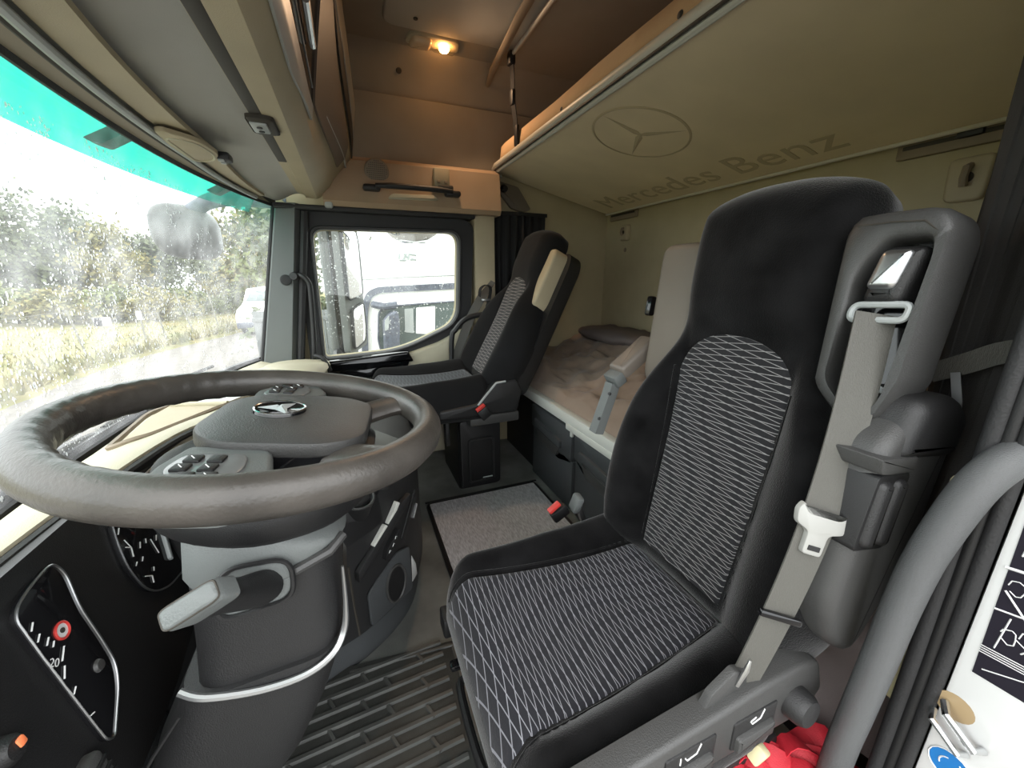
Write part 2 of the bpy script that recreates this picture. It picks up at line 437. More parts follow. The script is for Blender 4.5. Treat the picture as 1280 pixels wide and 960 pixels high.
# side wall opposite, with the door window opening
win_in = rloop([(-0.148, -0.392), (0.215, -0.375), (0.53, -0.24), (0.555, 0.222), (-0.135, 0.212)], [0.02, 0.12, 0.09, 0.06, 0.05], 6)
wr = struct('wall_right', holeplate(newbm(), matchloop(win_in, [(-0.43, -1.0), (1.5, -1.0), (1.5, 0.98), (-0.26, 0.98), (-0.27, 0.31), (-0.415, -0.40)]), win_in, 0.04, XZ(2.19)), 'wall')
# near side wall: behind the door opening and above it
struct('wall_left', box((1.11, 0.095, 0.0), (0.80, 0.03, 2.0)), 'wall')
struct('trim_1', box((0.12, 0.075, 0.70), (1.06, 0.03, 0.56)), 'wall')
ce = struct('ceiling', box((0.55, 1.15, 0.975), (2.0, 2.2, 0.05)), 'liner')
struct('wall_front', sheet(newbm(), lambda a, b: (gx(lerp(0.12, 2.16, a), -0.37)-0.02, lerp(0.12, 2.16, a), lerp(-1.0, -0.37, b)), 24, 2, 0.02), 'black')
# cove between side wall and ceiling
struct('trim_2', loft(newbm(), [[(x, 2.15, 0.80), (x, 2.12, 0.86), (x, 2.07, 0.915), (x, 2.0, 0.951), (x, 2.0, 0.96), (x, 2.16, 0.96)] for x in (-0.05, 1.5)]), 'liner')
struct('trim_10', sheet(newbm(), lambda a, b: (lerp(-0.05, 1.5, a), 2.143+0.006*math.cos(b*PI)-0.020*smooth01(1-b*3.2)*smooth01((lerp(-0.05, 1.5, a)-0.38)/0.2), lerp(0.515, 0.806, b)), 40, 12, -0.006), 'liner')

# windscreen (window_1): glass pane, black frit edge
w1 = struct('window_1', sheet(newbm(), lambda a, b: (gx(lerp(0.10, 2.10, a), lerp(-0.385, 0.31, b)), lerp(0.10, 2.10, a), lerp(-0.385, 0.31, b)), 40, 10), 'windscreen')
ys = [0.10+2.0*i/40 for i in range(41)]
struct('glass_edge', ribbon(newbm(), [(gx(y, 0.312)+0.004, y, 0.312) for y in ys], (0.24, 0, 1), 0.035, 0.008), 'rubber', w1)
struct('glass_edge', ribbon(newbm(), [(gx(y, -0.385)+0.004, y, -0.385) for y in ys], (0.24, 0, 1), 0.022, 0.008), 'rubber', w1)
dr = newbm(); rnd = random.Random(3)
for k in range(8500):
    y = 2.09-1.95*rnd.random()**0.8; z = rnd.uniform(-0.36, 0.25); r = 0.0010+0.0020*rnd.random()**2.5
    if noise.noise((y*7, z*3, 1.0)) < -0.25: continue
    x = gx(y, z)-0.002; el = 1+rnd.random()*1.2; n = 6
    c = dr.verts.new((x-r*0.55, y, z)); ring = [dr.verts.new((x, y+r*math.cos(2*PI*i/n), z+el*r*math.sin(2*PI*i/n))) for i in range(n)]
    for i in range(n): dr.faces.new((c, ring[i], ring[(i+1) % n]))
d = obj('raindrops', dr, 'drop', w1); d['kind'] = 'stuff'; d['label'] = 'rain drops beaded on the glass'

# far door window (window_2) and its frames
w2 = struct('window_2', prism(newbm(), win_in, 0.006, XZ(2.175)), 'sideglass')
c_ = V((0.2, -0.08))
win_out = rloop([(-0.215, -0.43), (0.20, -0.43), (0.60, -0.30), (0.635, 0.285), (-0.205, 0.29)], [0.03, 0.12, 0.10, 0.07, 0.06], 6)
struct('window_frame', holeplate(newbm(), win_out, win_in, 0.05, XZ(2.15)), 'rubber', w2)
lp = [(p.x*1.0, 2.098, p.y) for p in [c_+(q.xy-c_)*1.025 for q in win_in]]
struct('window_seal', tube(newbm(), lp, 0.007, 6, closed=True), 'black', w2)
dr = newbm()
for k in range(700):
    x = rnd.uniform(-0.13, 0.54); z = rnd.uniform(-0.3, 0.2); r = 0.0014+0.002*rnd.random()**2; n = 6; y = 2.178
    c = dr.verts.new((x, y+r*0.5, z)); ring = [dr.verts.new((x+r*math.cos(2*PI*i/n), y, z+r*math.sin(2*PI*i/n)*1.3)) for i in range(n)]
    for i in range(n): dr.faces.new((c, ring[i], ring[(i+1) % n]))
d = obj('raindrops', dr, 'drop', w2); d['kind'] = 'stuff'; d['label'] = 'rain drops on the door glass'

# A pillar between windscreen and door window
def apil(z):                       # x of front and rear edge of the pillar's inner face
    return (lerp(-0.415, -0.272, (z+0.39)/0.70), lerp(-0.27, -0.165, (z+0.39)/0.70))
rings = []
for i in range(9):
    z = lerp(-0.42, 0.31, i/8); a, b = apil(z)
    rings.append([(a, 2.16, z), (a, 2.09, z), (a+0.015, 2.06, z), (b-0.02, 2.05, z), (b, 2.08, z), (b, 2.16, z)])
ap = struct('trim_3', loft(newbm(), rings), 'pillar')
struct('pillar_edge', tube(newbm(), [(apil(z)[0]+0.002, 2.085, z) for z in [-0.42+0.73*i/10 for i in range(11)]], 0.010, 8), 'rubber', ap)
struct('pillar_seal', tube(newbm(), [(apil(z)[1]+0.016, 2.075, z) for z in [-0.42+0.70*i/10 for i in range(11)]], 0.017, 8), 'rubber', ap)
# black header over the door, below the shelf
struct('trim_4', box((0.18, 2.10, 0.296), (0.90, 0.10, 0.022), 0.006), 'rubber')
# B pillar strip behind the far door
struct('trim_5', loft(newbm(), [[(0.63, 2.15, z), (0.635, 2.09, z), (0.66, 2.075, z), (0.74, 2.075, z), (0.74, 2.15, z)] for z in (-0.62, 0.33)]), 'tan')

# far door (door_1)
XZd = lambda y: XZ(y)
dp = rloop([(-0.30, -0.44), (-0.02, -0.435), (0.20, -0.405), (0.42, -0.34), (0.56, -0.27), (0.60, -0.30), (0.62, -0.98), (-0.30, -0.98)], 0.03, 4)
d1 = struct('door_1', prism(newbm(), dp, 0.075, XZ(2.15), 0.02, 3), 'dash')
struct('top_trim', prism(newbm(), rloop([(-0.24, -0.405), (0.0, -0.392), (0.25, -0.375), (0.275, -0.43), (0.05, -0.455), (-0.24, -0.45)], 0.01, 3), 0.10, XZ(2.15), 0.012, 3), 'gloss', d1)
struct('pull_bezel', prism(newbm(), rloop([(-0.22, -0.44), (0.02, -0.445), (0.262, -0.41), (0.235, -0.475), (0.14, -0.545), (-0.22, -0.56)], 0.012, 3), 0.092, XZ(2.15), 0.008, 2), 'gloss', d1)
struct('pull_handle', prism(newbm(), rloop([(-0.10, -0.49), (0.10, -0.50), (0.235, -0.455), (0.215, -0.48), (0.10, -0.525), (-0.10, -0.525)], 0.008, 3), 0.125, XZ(2.15), 0.01, 3), 'pillar', d1)
struct('door_lever', prism(newbm(), rloop([(0.155, -0.475), (0.215, -0.46), (0.20, -0.485), (0.15, -0.51)], 0.006, 3), 0.135, XZ(2.15), 0.004, 2), 'satin', d1)
struct('door_pocket', prism(newbm(), rloop([(0.16, -0.58), (0.42, -0.515), (0.44, -0.57), (0.16, -0.66)], 0.03, 4), 0.082, XZ(2.15), 0.004, 2), 'black', d1)
struct('armrest_ledge', prism(newbm(), rloop([(0.0, -0.57), (0.46, -0.47), (0.47, -0.49), (0.0, -0.60)], 0.008, 3), 0.10, XZ(2.15), 0.012, 3), 'dash', d1)
sb = thing('door_grab_rail', 'black bent tube rail on the pillar beside the far door window', 'handle', (-0.22, 2.05, -0.2))
obj('rail', tube(newbm(), curve([(-0.215, 2.05, 0.005), (-0.195, 2.025, 0.005), (-0.172, 2.02, -0.02), (-0.168, 2.02, -0.07), (-0.178, 2.02, -0.25), (-0.188, 2.02, -0.36), (-0.192, 2.045, -0.385)], 5), 0.011, 10), 'black', sb)
obj('end_cap', lathe(newbm(), [(0.0, 0.02), (0.016, 0.02), (0.019, 0.0), (0.019, -0.02)], fr((-0.225, 2.04, 0.003), (-0.2, -1, 0)), 16), 'black', sb)
tw = lathe(newbm(), [(0.0, 0.006), (0.016, 0.008), (0.022, 0.006), (0.024, -0.01)], fr((-0.262, 2.045, -0.014), (0.1, -1, 0)), 24)
tag(obj('tweeter', tw, 'char'), 'small round dark tweeter cap on the grey windscreen pillar', 'speaker')

# shelf band over the far door, with speaker, handle, box
sh = struct('trim_6', loft(newbm(), [[(x, 2.16, 0.305), (x, 2.035, 0.305), (x, 2.02, 0.325), (x, 2.045, 0.50), (x, 2.07, 0.52), (x, 2.16, 0.525)] for x in (-0.07, 0.76)]), 'shelf')
spk = thing('shelf_speaker', 'round perforated beige speaker grille above the far door', 'speaker', (0.165, 2.035, 0.46))
fs = fr((0.165, 2.036, 0.46), (0, -1, -0.13), (1, 0, 0))
obj('grille', lathe(newbm(), [(0.0, 0.006), (0.044, 0.006), (0.052, 0.003), (0.054, -0.004)], fs, 32), 'brown', spk)
hb = newbm()
for i in range(-5, 6):
    for j in range(-5, 6):
        if i*i+j*j <= 26: bx(hb, (i*0.0082, j*0.0082, 0.0062), (0.0038, 0.0038, 0.001), mtx=fs)
o = obj('perforations', hb, 'groove', spk, smooth=False); o['kind'] = 'stuff'
gh = thing('roof_grab_handle', 'straight black grab handle on the beige shelf above the far door', 'handle', (0.32, 2.0, 0.38))
obj('grip', tube(newbm(), [(0.15, 1.985, 0.392), (0.22, 1.978, 0.394), (0.32, 1.976, 0.394), (0.42, 1.978, 0.394), (0.50, 1.985, 0.392)], [0.010, 0.013, 0.013, 0.013, 0.010], 10), 'black', gh)
for xx in (0.135, 0.505):
    obj('mount', bx(newbm(), (xx, 2.01, 0.385), (0.075, 0.05, 0.026), 0.01, 2), 'black', gh)
obj('recess_lip', prism(newbm(), rloop([(0.20, 0.345), (0.44, 0.352), (0.42, 0.375), (0.22, 0.37)], 0.015, 4), 0.03, XZ(2.04), 0.006), 'dash', gh)
sbx = thing('shelf_switch_box', 'small beige two-button switch box above the black grab handle', 'switch', (0.455, 2.03, 0.44))
obj('body', box((0.455, 2.02, 0.452), (0.075, 0.04, 0.085), 0.008), 'tan', sbx)
for xx in (0.438, 0.472): obj('button', box((xx, 1.998, 0.432), (0.014, 0.006, 0.014), 0.002), 'brown', sbx)
obj('lower_block', box((0.47, 2.005, 0.408), (0.07, 0.04, 0.02), 0.006), 'groove', sbx)

# ================================================================== HEADER AND OVERHEAD LOCKERS
hd = thing('overhead_locker', 'beige overhead locker across the windscreen header with recessed dark doors', 'cabinet', (-0.05, 1.1, 0.34))
LZ_ = [0.34, 0.378, 0.42, 0.50, 0.68, 0.95]; LX_ = [-0.086, -0.058, -0.052, -0.03, 0.02, 0.04]; LE_ = [0.08, 0.22, 0.45, 1.0, 0.75, 0.4]
def lx(y, z): return interp(z, LZ_, LX_) + 0.088*smooth01((y-1.15)/0.9)*interp(z, LZ_, LE_)
def hsec(y):
    return [(-0.145, y, 0.345), (-0.138, y, 0.335), (-0.095, y, 0.332)]+[(lx(y, z), y, z) for z in LZ_[:4]+[0.56, 0.62]+LZ_[4:]]+[(-0.20, y, 0.95), (-0.20, y, 0.36)]
obj('body', loft(newbm(), [hsec(0.12+1.94*i/24) for i in range(25)]), 'tan', hd, angle=25)
def lk(y0, y1, lo, hi, push):      # a panel lying on the locker's rear face between two heights
    def pt(a, b):
        y = lerp(y0, y1, a); z = lerp(lo(y), hi(y), b) if callable(lo) else lerp(lo, hi, b); x = lx(y, z)
        return (x+push, y, z-push*0.35)
    return pt
hbd = lambda y: interp(y, [0.1, 1.12, 1.27, 2.1], [0.645, 0.605, 0.437, 0.43])
lbd = lambda y: interp(y, [0.1, 1.30, 2.1], [0.424, 0.428, 0.425])
o = obj('door', sheet(newbm(), lk(0.2, 1.28, lbd, hbd, 0.003), 40, 8, 0.004), 'gloss', hd, label='glossy dark locker door')
for y, hb_ in ((0.70, 0.54), (0.93, 0.50)): obj('door_handle', tube(newbm(), [lk(y, y+0.16, hb_-0.03, hb_, 0.012)(t/6, 0.5) for t in range(7)], 0.007, 8), 'satin', o)
obj('door_line', tube(newbm(), [lk(0.5, 1.2, 0.44, 0.46, 0.008)(t/8, 0.3) for t in range(9)], 0.0025, 6), 'char2', o)
obj('sill', sheet(newbm(), lk(0.15, 1.27, lambda y: 0.366+0.03*smooth01((y-0.9)/0.37), lbd, 0.007), 20, 4, 0.006), 'lightgrey', hd)
obj('front_skin', sheet(newbm(), lk(0.13, 1.9, hbd, lambda y: interp(y, [0.1, 1.2, 1.9], [0.76, 0.72, 0.47]), 0.008), 60, 6, 0.007), 'locker', hd)
o = obj('door', sheet(newbm(), lk(1.30, 1.98, lambda y: interp(y, [1.3, 1.98], [0.74, 0.57]), lambda y: interp(y, [1.3, 1.98], [0.92, 0.80]), 0.010), 16, 6, 0.004), 'lightgrey', hd, label='pale grey upper locker door')
obj('door_gap', sheet(newbm(), lk(1.30, 2.02, lambda y: interp(y, [1.3, 2.02], [0.70, 0.50]), lambda y: interp(y, [1.3, 2.02], [0.735, 0.56]), 0.008), 16, 2, 0.006), 'groove', o)
obj('trim_strip', tube(newbm(), [lk(1.45, 2.04, 0.46, 0.50, 0.005)(t/10, 0.2) for t in range(11)], 0.004, 6), 'lightgrey', hd)
obj('end_clip', box((-0.05, 2.04, 0.325), (0.035, 0.03, 0.06), 0.008), 'lightgrey', hd)

hp = thing('header_lining', 'grey header lining above the windscreen with tan border', 'panel', (-0.25, 1.1, 0.33))
def pan(y0, y1, ofs0, ofs1, zz0=0.318, zz1=0.352):
    def fn(a, b):
        y = lerp(y0, y1, a); x0 = gx(y, 0.31)+ofs0; x1 = -0.150+ofs1
        x = lerp(x0, x1, b); z = lerp(zz0, zz1, smooth01(b*1.3))
        return (x, y, z)
    return fn
obj('liner', sheet(newbm(), pan(0.12, 2.08, 0.02, 0.01), 40, 10, 0.012), 'header_grey', hp)
# tan border strip, following the glass
def strip(y0, y1, a0, a1, z, th=0.012, m=30):
    return sheet(newbm(), lambda a, b: (gx(lerp(y0, y1, a), 0.31)+lerp(a0, a1, b)*min(1.0, 0.25+(2.0-lerp(y0, y1, a))*1.2), lerp(y0, y1, a), z), m, 3, th)
obj('border', strip(0.12, 1.95, 0.070, 0.125, 0.312), 'tan', hp)
obj('lower_lip', strip(0.12, 2.06, 0.002, 0.040, 0.305, 0.014, 40), 'brown', hp)
obj('blind_slot', tube(newbm(), [(gx(y, 0.31)+0.060*min(1, 0.25+(2.0-y)*1.2), y, 0.302) for y in [0.12+1.8*i/30 for i in range(31)]], 0.0075, 8), 'lightgrey', hp)
obj('slot_dark_gap', tube(newbm(), [(gx(y, 0.31)+0.048*min(1, 0.25+(2.0-y)*1.2), y, 0.303) for y in [0.12+1.8*i/30 for i in range(31)]], 0.006, 6), 'groove', hp)  # dark tube for the black line beside the blind slot
obj('panel_gap', box((-0.150, 0.80, 0.340), (0.026, 1.35, 0.012), 0.004), 'groove', hp)
# cup-shaped microphone/sensor pod and latch blocks on the header
pod = thing('header_latch_pod', 'rounded tan pod with rim at the middle of the windscreen header', 'panel', (-0.33, 1.3, 0.30))
obj('cup', prism(newbm(), rloop([(-0.352, 1.15), (-0.335, 1.14), (-0.283, 1.20), (-0.272, 1.30), (-0.30, 1.37), (-0.352, 1.40), (-0.365, 1.30)], 0.03, 5), -0.010, frame((0, 0, 0.306), (1, 0, 0), (0, 1, 0), (0, 0, 1)), 0.004), 'tan', pod)
obj('rim', tube(newbm(), [(p.x, p.y, 0.296) for p in rloop([(-0.348, 1.18), (-0.295, 1.20), (-0.282, 1.30), (-0.30, 1.36), (-0.345, 1.38)], 0.03, 5)], 0.003, 6, closed=True), 'dash', pod)
lb = thing('blind_latch', 'small black latch with two pale tabs beside the tan header pod', 'latch', (-0.275, 1.33, 0.30))
obj('base', box((-0.272, 1.345, 0.303), (0.03, 0.045, 0.02), 0.006), 'black', lb)
for k in (-1, 1): obj('tab', box((-0.277, 1.342+0.012*k, 0.292), (0.014, 0.010, 0.006), 0.002), 'lightgrey', lb)
lb = thing('locker_latch', 'two hole pale bracket in a dark recess at the middle of the header panel', 'latch', (-0.14, 1.14, 0.335))
obj('recess', box((-0.145, 1.14, 0.331), (0.055, 0.11, 0.016), 0.012, 3), 'groove', lb)
obj('bracket', box((-0.150, 1.13, 0.322), (0.034, 0.06, 0.008), 0.004), 'lightgrey', lb)
for k in (-1, 1): obj('hole', lathe(newbm(), [(0.0, 0.001), (0.006, 0.001), (0.006, -0.002)], fr((-0.150, 1.13+0.013*k, 0.3175), (0, 0, -1)), 12), 'black', lb)

# ================================================================== ROOF: dome lamp, hatch, rail, strap
LX, LY, LZ = 0.425, 1.925, 0.95
dl = thing('dome_lamp', 'lit dome lamp with clear lens on the ceiling', 'lamp', (LX, LY, LZ))
fl = frame((LX, LY, LZ), (1, 0, 0), (0, -1, 0), (0, 0, -1))
obj('bezel', prism(newbm(), rloop([(-0.115, -0.042), (0.115, -0.042), (0.10, 0.045), (-0.10, 0.045)], 0.03, 5), 0.010, fl, 0.004), 'dash', dl)
obj('lens', prism(newbm(), rloop([(-0.10, -0.034), (-0.01, -0.034), (-0.01, 0.034), (-0.085, 0.034)], 0.02, 5), 0.030, fl, 0.014, 4), 'lampclear', dl)
o = obj('lens', prism(newbm(), rloop([(-0.005, -0.034), (0.10, -0.034), (0.085, 0.034), (-0.005, 0.034)], 0.02, 5), 0.030, fl, 0.014, 4), 'lens', dl, label='lit half of the lamp lens')
obj('bulb', lathe(newbm(), [(0.0, 0.030), (0.016, 0.027), (0.022, 0.018), (0.016, 0.010), (0.0, 0.0065)], fr((LX+0.045, LY, LZ-0.034+0.030), (0, 0, -1)), 16), 'lamplens', dl)
ld = bpy.data.lights.new('dome_lamp_bulb', 'SPOT'); ld.energy = 2.2; ld.color = (1.0, 0.64, 0.38); ld.shadow_soft_size = 0.02; ld.spot_size = math.radians(135); ld.spot_blend = 0.6
lo = bpy.data.objects.new('dome_lamp_bulb', ld); COL.objects.link(lo); lo.location = (LX+0.045, LY, LZ-0.045); lo['kind'] = 'helper'; lo.rotation_euler = V((0.30, -0.55, -0.80)).to_track_quat('-Z', 'Y').to_euler()
ht = thing('roof_hatch', 'rounded grey roof hatch cover in the ceiling behind the dome lamp', 'hatch', (0.45, 1.45, 0.95))
obj('cover', prism(newbm(), rloop([(0.215, -1.86), (0.78, -1.86), (0.78, -1.0), (0.215, -1.0)], 0.05, 6), 0.012, frame((0, 0, 0.95), (1, 0, 0), (0, -1, 0), (0, 0, -1)), 0.008, 3), 'header_grey', ht)
obj('screw', lathe(newbm(), [(0.0, 0.003), (0.008, 0.003), (0.009, 0.0)], fr((0.33, 1.78, 0.937), (0, 0, -1)), 12), 'black', ht)
for p, q, w_ in (((0.32, 2.145, 0.80), (0, -1, 0), 'below the dome lamp'), ((0.62, 2.145, 0.64), (0, -1, 0), 'near the bunk strap'), ((0.30, 2.09, 0.89), (0, -0.8, -0.6), 'left of the dome lamp')):
    tag(obj('trim_clip', lathe(newbm(), [(0.0, 0.004), (0.011, 0.003), (0.013, -0.004)], fr(p, q), 14), 'groove'), 'small round dark trim clip on the wall liner '+w_, 'clip', 'liner clips')
br = thing('ceiling_bar', 'flat tan bar fixed along the ceiling beside the bunk strap', 'bar', (0.69, 1.7, 0.92))
obj('bar', tube(newbm(), [(0.72, 2.10, 0.895), (0.70, 1.95, 0.905), (0.68, 1.6, 0.925), (0.66, 1.1, 0.93)], [0.010, 0.016, 0.018, 0.018], 10, flat=0.6), 'brown', br)
rd = thing('ceiling_rod', 'thin white rod hanging below the ceiling above the bunk edge', 'bar', (0.74, 1.3, 0.91))
obj('rod', tube(newbm(), [(0.745, 1.88, 0.92), (0.742, 1.3, 0.915), (0.74, 0.5, 0.91)], 0.008, 10), 'rail', rd)
for y in (1.3, 0.55): obj('mount', box((0.742, y, 0.935), (0.02, 0.02, 0.04), 0.004), 'rail', rd)
st = thing('bunk_strap', 'black webbing strap with buckle holding the upper bunk to the ceiling', 'strap', (0.75, 1.8, 0.75))
obj('webbing', ribbon(newbm(), [(0.742, 1.84, 0.915), (0.744, 1.83, 0.84), (0.742, 1.822, 0.75), (0.745, 1.80, 0.66), (0.748, 1.785, 0.548)], (0.3, -1, 0), 0.026, 0.004), 'curtain', st)
obj('hook', box((0.742, 1.84, 0.905), (0.03, 0.04, 0.05), 0.008), 'black', st)
obj('buckle', box((0.742, 1.824, 0.755), (0.018, 0.034, 0.06), 0.006), 'black', st)
obj('lower_plate', box((0.747, 1.79, 0.60), (0.014, 0.034, 0.08), 0.005), 'black', st)

# ================================================================== UPPER BUNK
SL = -0.243
def bz(x): return 0.53+SL*(x-0.75)
ub = thing('upper_bunk', 'upper folding bunk with beige fabric underside and pale front rail', 'bed', (1.1, 1.15, 0.45))
# underside panel: outline in (x along slope, y)
bn = V((-SL, 0, 1)).normalized(); bxa = V((1, 0, SL)).normalized()
FB = frame((0.75, 0, 0.53), bxa, (0, -1, 0), -bn)                      # z axis points down, out of the underside
ol = rloop([(0.015, -2.13), (0.725, -2.10), (0.725, -0.13), (0.015, -0.13)], [0.05, 0.03, 0.03, 0.04], 5)
obj('underside_panel', prism(newbm(), ol, -0.03, FB), 'bunk', ub)
obj('front_rail', tube(newbm(), [(0.80, 2.14, 0.533), (0.762, 2.12, 0.541), (0.75, 2.06, 0.542), (0.75, 1.2, 0.542), (0.75, 0.13, 0.542)], 0.0165, 12), 'rail', ub, label='pale rounded front rail')
obj('rail_groove', tube(newbm(), [(0.80, 2.142, 0.522), (0.757, 2.125, 0.524), (0.744, 2.06, 0.5255), (0.744, 0.13, 0.5255)], 0.0045, 6), 'groove', ub)
obj('rail_lip', tube(newbm(), [(0.80, 2.13, 0.514), (0.765, 2.11, 0.519), (0.757, 2.05, 0.5195), (0.757, 0.13, 0.5195)], 0.0085, 8), 'railgrey', ub)
obj('rear_hem', tube(newbm(), [(1.455, 2.10, bz(1.455)-0.004), (1.455, 0.13, bz(1.455)-0.004)], 0.006, 6), 'rail', ub)
mt = newbm()
def mtop(a, b):
    y = lerp(2.10, 0.13, a); x = lerp(0.765, 1.44, b)
    return x, y
rings = []
for i in range(41):
    y = lerp(2.12, 0.13, i/40); e = 0.03*(1-smooth01((2.12-y)/0.12)); z1 = 0.632+0.005*noise.noise((y*3, 0.3, 0)); z0 = 0.552
    prof = [(0.772+e, z0), (0.757+e, z0+0.012), (0.756+e, z0+0.03), (0.760+e, z1-0.014-e), (0.79+e, z1-e*0.5), (1.1, z1-0.05), (1.44, z1-0.15), (1.44, 0.40), (1.1, 0.475)]
    rings.append([(x+0.003*noise.noise((y*6, z*20, x)), y, z) for x, z in prof])
obj('mattress', loft(newbm(), rings), 'mattress', ub, angle=60)
for y in (1.40, 0.85): obj('rivet', lathe(newbm(), [(0.0, 0.003), (0.008, 0.002), (0.01, 0)], fr((0.757, y, 0.575), (-1, 0, 0.2)), 12), 'groove', ub)
# emblem and lettering pressed into the underside
EM = FB @ Matrix.Translation((0.2385, -1.243, 0.0012))
def ring2(R, r, n=48): return tube(newbm(), [EM @ V((R*math.cos(2*PI*i/n), R*math.sin(2*PI*i/n), 0)) for i in range(n)], r, 6, closed=True, flat=0.4)
obj('emblem_ring', ring2(0.165, 0.0045), 'engrave', ub, label='ring of the pressed three pointed star')
for k in range(3):
    a = PI + k*2*PI/3 if True else 0
    u = V((math.cos(a), math.sin(a), 0)); v = V((-u.y, u.x, 0))
    b2 = newbm(); addm(b2, [EM @ p for p in (u*0.160, u*0.02+v*0.012, V((0, 0, 0))-u*0.012, u*0.02-v*0.012, u*0.03+V((0, 0, 0.003)))], [(0, 1, 4), (1, 2, 4), (2, 3, 4), (3, 0, 4), (0, 3, 2, 1)])
    obj('emblem_arm', b2, 'engrave', ub, smooth=False)
TM = FB @ Matrix.Translation((0.613, -1.40, 0.0008)) @ Matrix(((0, -1, 0, 0), (1, 0, 0, 0), (0, 0, 1, 0), (0, 0, 0, 1)))
letters(text('lettering', 'Mercedes Benz', 0.185, TM, 'engrave', ub, 0.0008, 1.03), 'letter')
ws = newbm()
for k in range(46):
    t = k/45; p = FB @ V((0.12+0.30*t+0.01*noise.noise((t*9, 0, 0)), -1.12+0.06*math.sin(t*3), 0.0005))
bk = thing('bunk_bracket', 'grey hinge bracket with black knob under the far end of the upper bunk', 'bracket', (0.82, 2.12, 0.45))
obj('plate', prism(newbm(), rloop([(0.735, 0.50), (0.90, 0.47), (0.98, 0.36), (0.93, 0.345), (0.86, 0.36)], 0.015, 4), 0.02, XZ(2.15), 0.004), 'wing', bk)
obj('cable', tube(newbm(), curve([(0.74, 2.10, 0.50), (0.745, 2.10, 0.465), (0.78, 2.10, 0.44), (0.81, 2.10, 0.445)], 6), 0.004, 6), 'black', bk)
obj('knob', lathe(newbm(), [(0.0, 0.03), (0.014, 0.028), (0.018, 0.015), (0.02, 0.0)], fr((0.815, 2.13, 0.455), (0, -1, -0.2)), 16), 'black', bk)
obj('bolt', lathe(newbm(), [(0.0, 0.006), (0.008, 0.006), (0.009, 0.0)], fr((0.90, 2.13, 0.385), (0, -1, 0)), 8), 'satin', bk)
# rear wall slots, hooks
for y0, y1, lab in ((2.10, 1.86, 'short dark vent slot under the far end of the upper bunk'), (0.74, 0.48, 'long vent slot with black clip above the near wall hook')):
    v_ = thing('wall_slot', lab, 'vent', (1.49, (y0+y1)/2, 0.345))
    obj('frame', box((1.492, (y0+y1)/2, 0.338), (0.018, abs(y1-y0), 0.042), 0.006), 'brown', v_)
    obj('slot', box((1.482, (y0+y1)/2, 0.345), (0.004, abs(y1-y0)-0.03, 0.010), 0.001), 'groove', v_)
    if y0 < 1: obj('clip', box((1.476, 0.59, 0.35), (0.016, 0.05, 0.024), 0.006), 'black', v_)
for y, z, k, lab in ((1.955, 0.245, 1.0, 'small beige coat hook on the back wall by the far corner'), (0.575, 0.243, 1.25, 'large beige coat hook plate on the back wall by the curtain')):
    h = thing('coat_hook', lab, 'hook', (1.49, y, z))
    fh = fr((1.5, y, z), (-1, 0, 0), (0, -1, 0))
    obj('plate', prism(newbm(), rloop([(-0.03*k, -0.045*k), (0.03*k, -0.045*k), (0.035*k, 0.04*k), (-0.035*k, 0.04*k)], 0.015*k, 5), 0.022, fh, 0.008, 3), 'tan', h)
    obj('hook', tube(newbm(), [fh @ V(p) for p in ((0, 0.022*k, 0.018), (0, 0.018*k, 0.034), (0, -0.002, 0.038), (0, -0.016*k, 0.030))], 0.007*k, 8), 'brown', h)
    obj('recess', lathe(newbm(), [(0.0, 0.024), (0.010*k, 0.0238), (0.011*k, 0.018)], fh, 16), 'groove', h)
tag(obj('wall_screw', lathe(newbm(), [(0.0, 0.003), (0.010, 0.003), (0.012, 0.0)], fr((1.50, 1.955, 0.15), (-1, 0, 0)), 12), 'brown'), 'small round screw cap below the far coat hook', 'screw')

